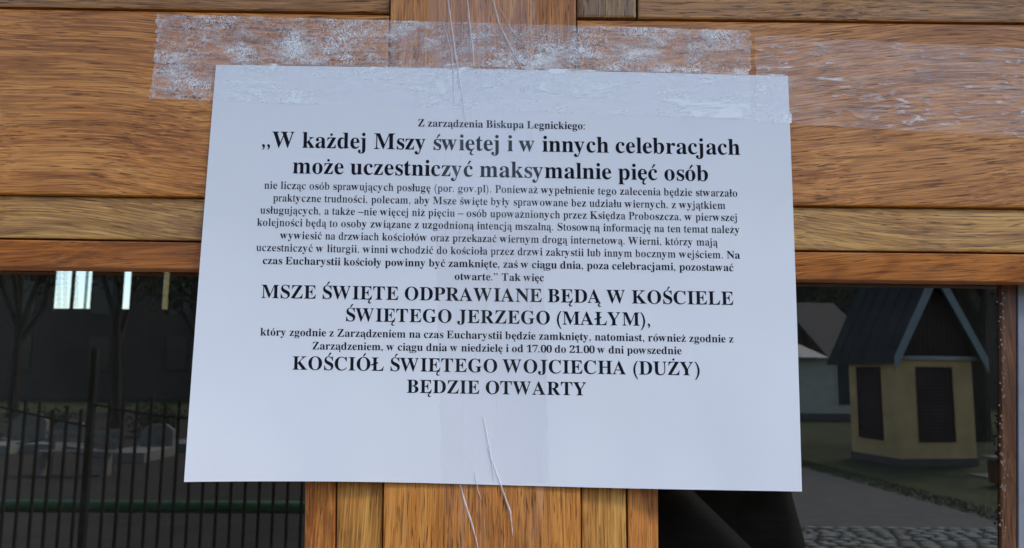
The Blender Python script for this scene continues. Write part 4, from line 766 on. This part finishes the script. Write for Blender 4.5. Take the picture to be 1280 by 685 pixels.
GLYPH[','] = [[59, -118, 124, -83, 163, -32, 175, 26, 167, 77, 142, 111, 105, 123, 74, 115, 54, 95, 46, 66, 52, 37, 69, 18, 95, 10, 97, -29, 85, -69, 59, -99]]
GLYPH['.'] = [[109, 111, 79, 102, 57, 81, 49, 51, 57, 21, 79, -1, 109, -9, 139, -1, 160, 21, 169, 51, 160, 81, 139, 102]]
GLYPH[':'] = [[109, 457, 79, 448, 57, 427, 49, 397, 57, 367, 79, 345, 109, 337, 139, 345, 160, 367, 169, 397, 160, 427, 139, 448], [109, 111, 79, 102, 57, 81, 49, 51, 57, 21, 79, -1, 109, -9, 139, -1, 160, 21, 169, 51, 160, 81, 139, 102]]
GLYPH['”'] = [[271, 444, 333, 477, 372, 529, 385, 596, 377, 643, 354, 676, 318, 689, 287, 682, 266, 662, 258, 628, 265, 600, 283, 579, 311, 569, 311, 532, 300, 497, 271, 463], [54, 444, 116, 477, 154, 529, 168, 596, 159, 643, 136, 676, 101, 689, 70, 682, 49, 662, 41, 628, 47, 600, 66, 579, 94, 569, 93, 532, 83, 497, 54, 463]]
GLYPH['„'] = [[282, -115, 344, -82, 383, -30, 396, 38, 388, 85, 365, 118, 329, 131, 298, 124, 277, 103, 269, 70, 276, 41, 294, 21, 322, 11, 322, -27, 311, -61, 282, -96], [64, -115, 126, -82, 164, -30, 177, 38, 169, 85, 146, 118, 111, 131, 80, 124, 59, 103, 51, 70, 57, 41, 76, 21, 104, 11, 103, -27, 93, -61, 64, -96]]
GLYPH['–'] = [[507, 284, -9, 284, -9, 220, 507, 220]]
ADV_B = dict(CAPS_B + LOW_B + REST)
ADV_R = dict(REST + [('K',722),('M',889),('N',722),('P',556),('S',556),('W',944),('a',444),('b',500),('c',444),('d',500),('e',444),('f',333),
  ('g',500),('h',500),('i',278),('j',278),('k',500),('l',278),('m',778),('n',500),('o',500),('p',500),('r',333),('s',389),('t',278),
  ('u',500),('v',500),('w',722),('y',500),('z',444)])
BASE = {'ą':'a','ć':'c','ę':'e','ł':'l','ń':'n','ó':'o','ś':'s','ż':'z','ź':'z','Ś':'S','Ę':'E','Ą':'A','Ó':'O','Ł':'L','Ż':'Z'}
def parse(s): return [list(zip(p[0::2], p[1::2])) for p in s]
cache = {}
def glyph(ch, bold):
    key = (ch, bold)
    if key in cache: return cache[key]
    base = BASE.get(ch, ch); polys = parse(GLYPH[base]); adv = (ADV_B if bold else ADV_R).get(base, 500)
    if base.isdigit(): polys = [[(x, y * 676 / 720) for x, y in p] for p in polys]
    out = []
    if bold: out = polys
    else:
        k = adv / ADV_B[base]; t = 6 if base in 'vwyzkWKMNs' else 14
        for p in polys:
            n = len(p); q = []
            for i in range(n):
                (x0, y0), (x1, y1), (x2, y2) = p[i - 1], p[i], p[(i + 1) % n]
                a = Vector((x1 - x0, y1 - y0)); b = Vector((x2 - x1, y2 - y1))
                if a.length: a.normalize()
                if b.length: b.normalize()
                d = a + b
                if d.length > 1e-4: d.normalize()
                nx = d.y                                   # outward for one winding
                q.append((x1, y1, nx))
            out.append(q)
        area = sum(p[i - 1][0] * p[i][1] - p[i][0] * p[i - 1][1] for p in polys[:1] for i in range(len(p)))
        big = max(polys, key=lambda p: abs(sum(p[i - 1][0] * p[i][1] - p[i][0] * p[i - 1][1] for i in range(len(p)))))
        ar = sum(big[i - 1][0] * big[i][1] - big[i][0] * big[i - 1][1] for i in range(len(big)))
        sg = 1 if ar > 0 else -1
        out = [[((x - sg * nx * t) * k, y) for x, y, nx in q] for q in out]
    verts = []; tris = []
    def area_(p): return sum(p[i - 1][0] * p[i][1] - p[i][0] * p[i - 1][1] for i in range(len(p)))
    sgn = 1 if area_(max(out, key=lambda p: abs(area_(p)))) > 0 else -1
    outer = [p for p in out if area_(p) * sgn > 0]; holes = [p for p in out if area_(p) * sgn <= 0]
    for o_ in outer:
        x0, x1 = min(q[0] for q in o_), max(q[0] for q in o_); y0, y1 = min(q[1] for q in o_), max(q[1] for q in o_)
        grp = [o_] + [h for h in holes if x0 < h[0][0] < x1 and y0 < h[0][1] < y1]
        n0 = len(verts)
        for p in grp: verts += [(x, y, 0) for x, y in p]
        tris += [tuple(n0 + i for i in t) for t in tessellate_polygon([[Vector((x, y, 0)) for x, y in p] for p in grp])]
    th = 62 if bold else 44; cap = 676 if base.isupper() else 473
    xs = [x for p in out for x, y in p]; cx = (min(xs) + max(xs)) / 2
    def extra(pts):
        n0 = len(verts); verts.extend([(x, y, 1) for x, y in pts]); tris.extend([(n0, n0 + i, n0 + i + 1) for i in range(1, len(pts) - 1)])
    if ch in 'ćńóśźŚÓ':
        b = cap + 40; extra([(cx - 45, b), (cx + 5, b), (cx + 130, b + 150), (cx + 60, b + 175), (cx + 20, b + 130)])
    if ch in 'żŻ':
        b = cap + 110; r = th * .95; extra([(cx + r * math.cos(t * .785), b + r * math.sin(t * .785)) for t in range(8)])
    if ch in 'łŁ':
        c0 = (min(xs) + (max(xs) - min(xs)) * .5 if ch == 'ł' else min(xs) + 150); m_ = 350; dd = 130 if ch == 'ł' else 175
        extra([(c0 - dd, m_ - 95), (c0 - dd, m_ - 25), (c0 + dd, m_ + 95), (c0 + dd, m_ + 25)])
    if ch in 'ąęĄĘ':
        r = max(xs) - (60 if ch in 'ąĄ' else 130)
        pts = [(r - 10, 6), (r - 75, -70), (r - 85, -130), (r - 50, -190), (r + 20, -205), (r + 80, -180), (r + 85, -150), (r + 30, -155), (r - 5, -130), (r - 5, -80), (r + 50, 6)]
        n0 = len(verts); verts.extend([(x, y, 1) for x, y in pts]); tris.extend([(n0 + a, n0 + b, n0 + c) for a, b, c in tessellate_polygon([[Vector((x, y, 0)) for x, y in pts]])])
    cache[key] = (verts, tris, adv); return cache[key]
LINES = [
 (522, 158.0, 733, 161.8, 'b', 'Z zarządzenia Biskupa Legnickiego:'),
 (326, 183.8, 925, 193.6, 'b', '„W każdej Mszy świętej i w innych celebracjach'),
 (365, 216.6, 886, 226.4, 'b', 'może uczestniczyć maksymalnie pięć osób'),
 (330, 235.8, 922, 245.9, 'r', 'nie licząc osób sprawujących posługę (por. gov.pl). Ponieważ wypełnienie tego zalecenia będzie stwarzało'),
 (341, 251.6, 907, 261.3, 'r', 'praktyczne trudności, polecam, aby Msze święte były sprawowane bez udziału wiernych, z wyjątkiem'),
 (325, 266.9, 922, 276.4, 'r', 'usługujących, a także –nie więcej niż pięciu – osób upoważnionych przez Księdza Proboszcza, w pierwszej'),
 (321, 282.2, 925, 291.6, 'r', 'kolejności będą to osoby związane z uzgodnioną intencją mszalną. Stosowną informację na ten temat należy'),
 (350, 298.4, 897, 307.3, 'r', 'wywiesić na drzwiach kościołów oraz przekazać wiernym drogą internetową. Wierni, którzy mają'),
 (320, 313.7, 925, 323.3, 'r', 'uczestniczyć w liturgii, winni wchodzić do kościoła przez drzwi zakrystii lub innym bocznym wejściem. *Na'),
 (328, 330.0, 917, 339.0, 'b', 'czas Eucharystii kościoły powinny być zamknięte, zaś w ciągu dnia, poza celebracjami, pozostawać'),
 (568, 349.8, 680, 351.7, 'b', 'otwarte.” Tak więc'),
 (326, 372.4, 917, 381.2, 'b', 'MSZE ŚWIĘTE ODPRAWIANE BĘDĄ W KOŚCIELE'),
 (431, 401.4, 814, 407.4, 'b', 'ŚWIĘTEGO JERZEGO (MAŁYM),'),
 (325, 419.3, 917, 428.2, 'b', 'który zgodnie z Zarządzeniem na czas Eucharystii będzie zamknięty, natomiast, również zgodnie z'),
 (390, 436.7, 852, 442.9, 'b', 'Zarządzeniem, w ciągu dnia w niedzielę i od 17.00 do 21.00 w dni powszednie'),
 (365, 462.0, 876, 469.3, 'b', 'KOŚCIÓŁ ŚWIĘTEGO WOJCIECHA (DUŻY)'),
 (508, 491.0, 734, 494.3, 'b', 'BĘDZIE OTWARTY'),
]
for x0, y0, x1, y1, st, txt in LINES:
    bold = st == 'b'; seq = []; pen = 0
    for c in txt:
        if c == '*': bold = True; continue
        if c == ' ': pen += 250; continue
        g_ = glyph(c, bold); seq.append((pen, g_)); pen += g_[2]
    pen -= 25
    s = (x1 - x0) / pen; fs_v = s; V = []; Fc = []
    sl_ = (y1 - y0) / (x1 - x0)
    for p0, (gv, gt, ad) in seq:
        n0 = len(V)
        for x, y, lift in gv:
            px = x0 + (p0 + x) * s; py = y0 + sl_ * (px - x0) - y * s
            px += (px - 620) * 0 - y * s * (px - 615) / 9000 * -1 * -1
            V.append(P(px, py, pY(px, py) - .00011 - lift * .00002) - NO)
        Fc += [tuple(n0 + i for i in t) for t in gt]
    o = mesh_obj('text_line', V, Fc, m_ink, notice)
    print('fs', txt[:12], round(s * 1000, 1))

# ================================================================== TAPE
def in_sheet(px, py):
    # rough inverse of edge(): v from y, u from x
    v = 0.5; u = 0.5
    for _ in range(6):
        t = edge(u, 0).lerp(edge(u, 1), v); tp, bt = edge(u, 0), edge(u, 1); v += (py - edge(u, v).y) / (bt.y - tp.y); v = max(-.5, min(1.5, v))
        l_, r_ = edge(0, v), edge(1, v); u += (px - edge(u, v).x) / (r_.x - l_.x); u = max(-1, min(2, u))
    return (0 <= u <= 1 and 0 <= v <= 1), u, v
def surf(px, py):
    ok, u, v = in_sheet(px, py)
    if ok: return pY(px, py) - .00022, True
    near = max(0, 1 - max(-v, v - 1, -u, u - 1, 0) / .02)
    return -.0010 - .001 * near, False
def tape(name, label, quad, nu, nv, mats, rag, creases=()):
    """quad TL,TR,BR,BL in picture positions, laid over door and sheet"""
    tl, tr, b_r, b_l = [Vector(q) for q in quad]; c = P(*(sum(quad[i][k] for i in range(4)) / 4 for k in (0, 1)), 0)
    t = root(name, c); tag(t, label, 'tape')
    bm = bmesh.new(); g = []; rd = random.Random(len(label)); rg = [[rd.uniform(-1, 1) for _ in range(max(nu, nv) + 1)] for _ in range(4)]
    for j in range(nv + 1):
        row = []
        for i in range(nu + 1):
            u, v = i / nu, j / nv; q = tl.lerp(tr, u).lerp(b_l.lerp(b_r, u), v)
            if i == 0: q.x += rg[0][j] * rag[0]
            if i == nu: q.x += rg[1][j] * rag[0]
            if j == 0: q.y += rg[2][i] * rag[1]
            if j == nv: q.y += rg[3][i] * rag[1]
            y, on = surf(q.x, q.y); row.append((bm.verts.new(P(q.x, q.y, y) - c), on))
        g.append(row)
    for j in range(nv):
        for i in range(nu):
            f = bm.faces.new((g[j][i][0], g[j][i + 1][0], g[j + 1][i + 1][0], g[j + 1][i][0]))
            on = sum(g[a][b][1] for a in (j, j + 1) for b in (i, i + 1)); f.material_index = 1 if on >= 2 else 0; f.smooth = True
    film = bm_obj('film', bm, mats, t)
    for pts, w_, br_ in creases:
        V = []; Fc = []; n = len(pts)
        dense = []
        for k in range(n - 1):
            for s_ in range(10): a = Vector(pts[k]).lerp(Vector(pts[k + 1]), s_ / 10); dense.append(a)
        dense.append(Vector(pts[-1])); m = len(dense)
        for k, q in enumerate(dense):
            ww = w_ * math.sin(math.pi * min(1, max(0, (k + .6) / m))) ** .5 * (0.7 + .5 * noise.noise(Vector((q.x * .1, q.y * .12, 1))) )
            y, on = surf(q.x, q.y)
            V += [P(q.x - ww, q.y, y - .0002) - c, P(q.x, q.y, y - .0007) - c, P(q.x + ww, q.y, y - .0002) - c]
            if k: a = (k - 1) * 3; Fc += [(a, a + 1, a + 4, a + 3), (a + 1, a + 2, a + 5, a + 4)]
        mesh_obj('crease', V, Fc, br_, t)
    return t
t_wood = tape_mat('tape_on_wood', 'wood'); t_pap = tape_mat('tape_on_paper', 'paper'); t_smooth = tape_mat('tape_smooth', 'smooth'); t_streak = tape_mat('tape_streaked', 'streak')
def crease_mat():
    m, n, l, p = new_mat('tape_crease'); out = n['Material Output']
    p.inputs['Base Color'].default_value = (.97, .97, .98, 1); p.inputs['Roughness'].default_value = .25
    tr = N(n, 'BsdfTransparent'); mx = N(n, 'MixShader'); mx.inputs[0].default_value = .6
    l.new(tr.outputs[0], mx.inputs[1]); l.new(p.outputs[0], mx.inputs[2]); l.new(mx.outputs[0], out.inputs['Surface']); return m
m_cr = crease_mat()
tape('clear_tape', 'crinkled clear tape strip over the top edge of the notice', [(197, 17.5), (938, 38), (938, 149), (187, 123.5)], 150, 24, [t_wood, t_pap], (3.0, .5))
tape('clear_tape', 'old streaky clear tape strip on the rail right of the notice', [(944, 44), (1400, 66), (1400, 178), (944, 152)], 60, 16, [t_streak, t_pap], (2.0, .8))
tape('clear_tape', 'long upright clear tape strip running down the middle of the notice', [(530, -260), (664, -260), (694, 900), (560, 900)], 24, 160, [t_smooth, t_smooth], (1.2, .6), [
    ([(555, -60), (560, 0), (570, 72), (578, 120), (582, 152)], 1.5, m_cr), ([(548, 5), (563, 60), (567, 95), (568, 130)], .9, m_cr), ([(582, -30), (586, 20), (592, 70), (592, 84)], 1.5, m_cr),
    ([(606, -40), (624, 30), (640, 62), (654, 88)], 1.7, m_cr), ([(624, 8), (640, 38), (652, 52)], .8, m_cr), ([(562, 40), (566, 70), (566, 80)], .7, m_cr),
    ([(575, 604), (580, 625), (590, 655), (599, 690)], 1.9, m_cr), ([(594, 590), (597, 612), (602, 625)], 1.0, m_cr), ([(610, 560), (628, 612), (638, 640), (641, 670)], 1.7, m_cr),
    ([(604, 520), (612, 560), (618, 600)], .8, m_cr)])

# ================================================================== THE PERSON mirrored in the glass
PX, PYB, FZ = 0.215, -0.92, 0.45
person = root('person', (PX, PYB, FZ)); tag(person, 'person in a dark coat facing the door holding up a phone, mirrored in the glass', 'person')
m_skin = simple('skin', (.45, .26, .18), .6, .08, 20); m_coat = simple('black_coat', (.007, .006, .007), 1.0, .2, 12); m_trs = simple('dark_trousers', (.03, .03, .04), .9, .15, 12)
m_hair = simple('brown_hair', (.05, .03, .02), .7, .3, 60); m_shoe = simple('black_shoe', (.02, .02, .02), .5, .2, 20)
def skinned(name, V, E, mat, parent, rootv=0, sub=1):
    me = bpy.data.meshes.new(name); me.from_pydata([v[:3] for v in V], E, []); o = bpy.data.objects.new(name, me); COL.objects.link(o); o.parent = parent
    me.materials.append(mat); sk = o.modifiers.new('skin', 'SKIN'); sk.use_smooth_shade = True
    lay = me.skin_vertices[0] if me.skin_vertices else None
    if lay is None:
        bpy.context.view_layer.objects.active = o; o.select_set(True); bpy.ops.mesh.customdata_skin_add(); o.select_set(False); lay = me.skin_vertices[0]
    for i, v in enumerate(V):
        r = v[3]; lay.data[i].radius = r if isinstance(r, tuple) else (r, r)
    lay.data[rootv].use_root = True
    if sub: s_ = o.modifiers.new('sub', 'SUBSURF'); s_.levels = s_.render_levels = sub
    return o
# local frame: facing +Y, phone at camera position
phone = Vector((CAM.x - PX, CAM.y - .012 - PYB, CAM.z - FZ))
def figure():
    V = []; E = []
    def a(x, y, z, r, p=None):
        V.append((x, y, z, r)); i = len(V) - 1
        if p is not None: E.append((p, i))
        return i
    pel = a(0, 0, .95, (.15, .11)); bel = a(0, .0, 1.08, (.145, .10), pel); ch_ = a(0, .0, 1.27, (.165, .11), bel); up = a(0, -.01, 1.41, (.12, .085), ch_)
    nk = a(0, 0, 1.50, .055, up); hd0 = a(0, .02, 1.57, .075, nk); hd1 = a(0, .02, 1.67, .088, hd0); hd2 = a(0, .01, 1.73, .06, hd1); a(0, .115, 1.615, .016, hd0)
    for s in (-1, 1):
        sh_ = a(s * .17, -.01, 1.42, .062, up); el = a(s * .205, .12, 1.17, .040, sh_)
        hand = phone + Vector((s * .085, -.035, -.035)); wr = a(hand.x + s * .02, hand.y - .06, hand.z - .03, .028, el); pm_ = a(hand.x, hand.y - .01, hand.z, (.030, .02), wr)
        for k, L in enumerate((.058, .066, .062, .048)):
            zf = hand.z + .03 - k * .018; f1 = a(hand.x - s * .012, hand.y + .0, zf, .0095, pm_); f2 = a(hand.x - s * .02, hand.y - .002 + .012, zf + .004, .0085, f1); a(hand.x - s * (.02 + L * .5), hand.y + .016, zf + .008, .0075, f2)
        t1 = a(hand.x - s * .01, hand.y - .025, hand.z + .02, .010, pm_); a(hand.x - s * .045, hand.y - .022, hand.z + .03, .0085, t1)
        hp = a(s * .095, 0, .86, .085, pel); kn = a(s * .105, .02, .48, .055, hp); an = a(s * .11, -.01, .10, .038, kn); a(s * .12, .12, .035, .03, an)
    return V, E
V, E = figure(); skinned('body', V, E, m_skin, person)
coat = []; CE = []
def ca(x, y, z, r, p=None):
    coat.append((x, y, z, r)); i = len(coat) - 1
    if p is not None: CE.append((p, i))
    return i
c0 = ca(0, 0, 1.05, (.185, .14)); c1 = ca(0, 0, .82, (.205, .15), c0); c2 = ca(0, 0, 1.27, (.20, .135), c0); c3 = ca(0, -.01, 1.42, (.155, .105), c2); ca(0, -.005, 1.49, (.075, .07), c3)
for s in (-1, 1):
    q1 = ca(s * .19, -.01, 1.41, .085, c3); q2 = ca(s * .205, .12, 1.17, .066, q1)
    hand = phone + Vector((s * .085, -.035, -.035)); ca(hand.x + s * .03, hand.y - .085, hand.z - .045, .042, q2)
skinned('coat', coat, CE, m_coat, person)
for s in (-1, 1):
    skinned('trouser_leg', [(s * .095, 0, .88, .105), (s * .105, .02, .48, .075), (s * .11, -.01, .09, .062)], [(0, 1), (1, 2)], m_trs, person)
    skinned('shoe', [(s * .11, -.05, .045, .045), (s * .115, .06, .04, .045), (s * .125, .15, .032, .032)], [(0, 1), (1, 2)], m_shoe, person)
skinned('hair', [(0, -.02, 1.60, .085), (0, -.015, 1.70, .098), (0, .02, 1.755, .07)], [(0, 1), (1, 2)], m_hair, person)
for s in (-1, 1):
    bm = bmesh.new(); bmesh.ops.create_uvsphere(bm, u_segments=10, v_segments=8, radius=.013, matrix=Matrix.Translation((s * .032, .098, 1.655))); bm_obj('eye', bm, m_pale, person, True)
    bm = bmesh.new(); bmesh.ops.create_uvsphere(bm, u_segments=10, v_segments=8, radius=.03, matrix=Matrix.Translation((s * .092, .015, 1.645)) @ Matrix.Diagonal((.35, .6, 1, 1))); bm_obj('ear', bm, m_skin, person, True)
bm = bmesh.new(); bar(bm, (-.022, .103, 1.59), (.022, .103, 1.59), .006, 6); bm_obj('mouth', bm, simple('lips', (.35, .12, .10), .5, .1, 30), person)
ph = root('phone', CAM + Vector((0, -.012, 0))); tag(ph, 'dark phone held up in both hands before the church door', 'phone')
bm = bmesh.new(); box(bm, -.072, .060, -.006, .002, -.052, .018); bmesh.ops.bevel(bm, geom=bm.edges[:], offset=.0025, segments=2, affect='EDGES'); bm_obj('body', bm, simple('phone_shell', (.03, .03, .035), .3, .1, 30), ph)
bm = bmesh.new(); box(bm, -.067, .055, -.0068, -.0062, -.048, .014); bm_obj('screen', bm, simple('phone_glass', (.01, .01, .012), .1, .05, 30), ph)
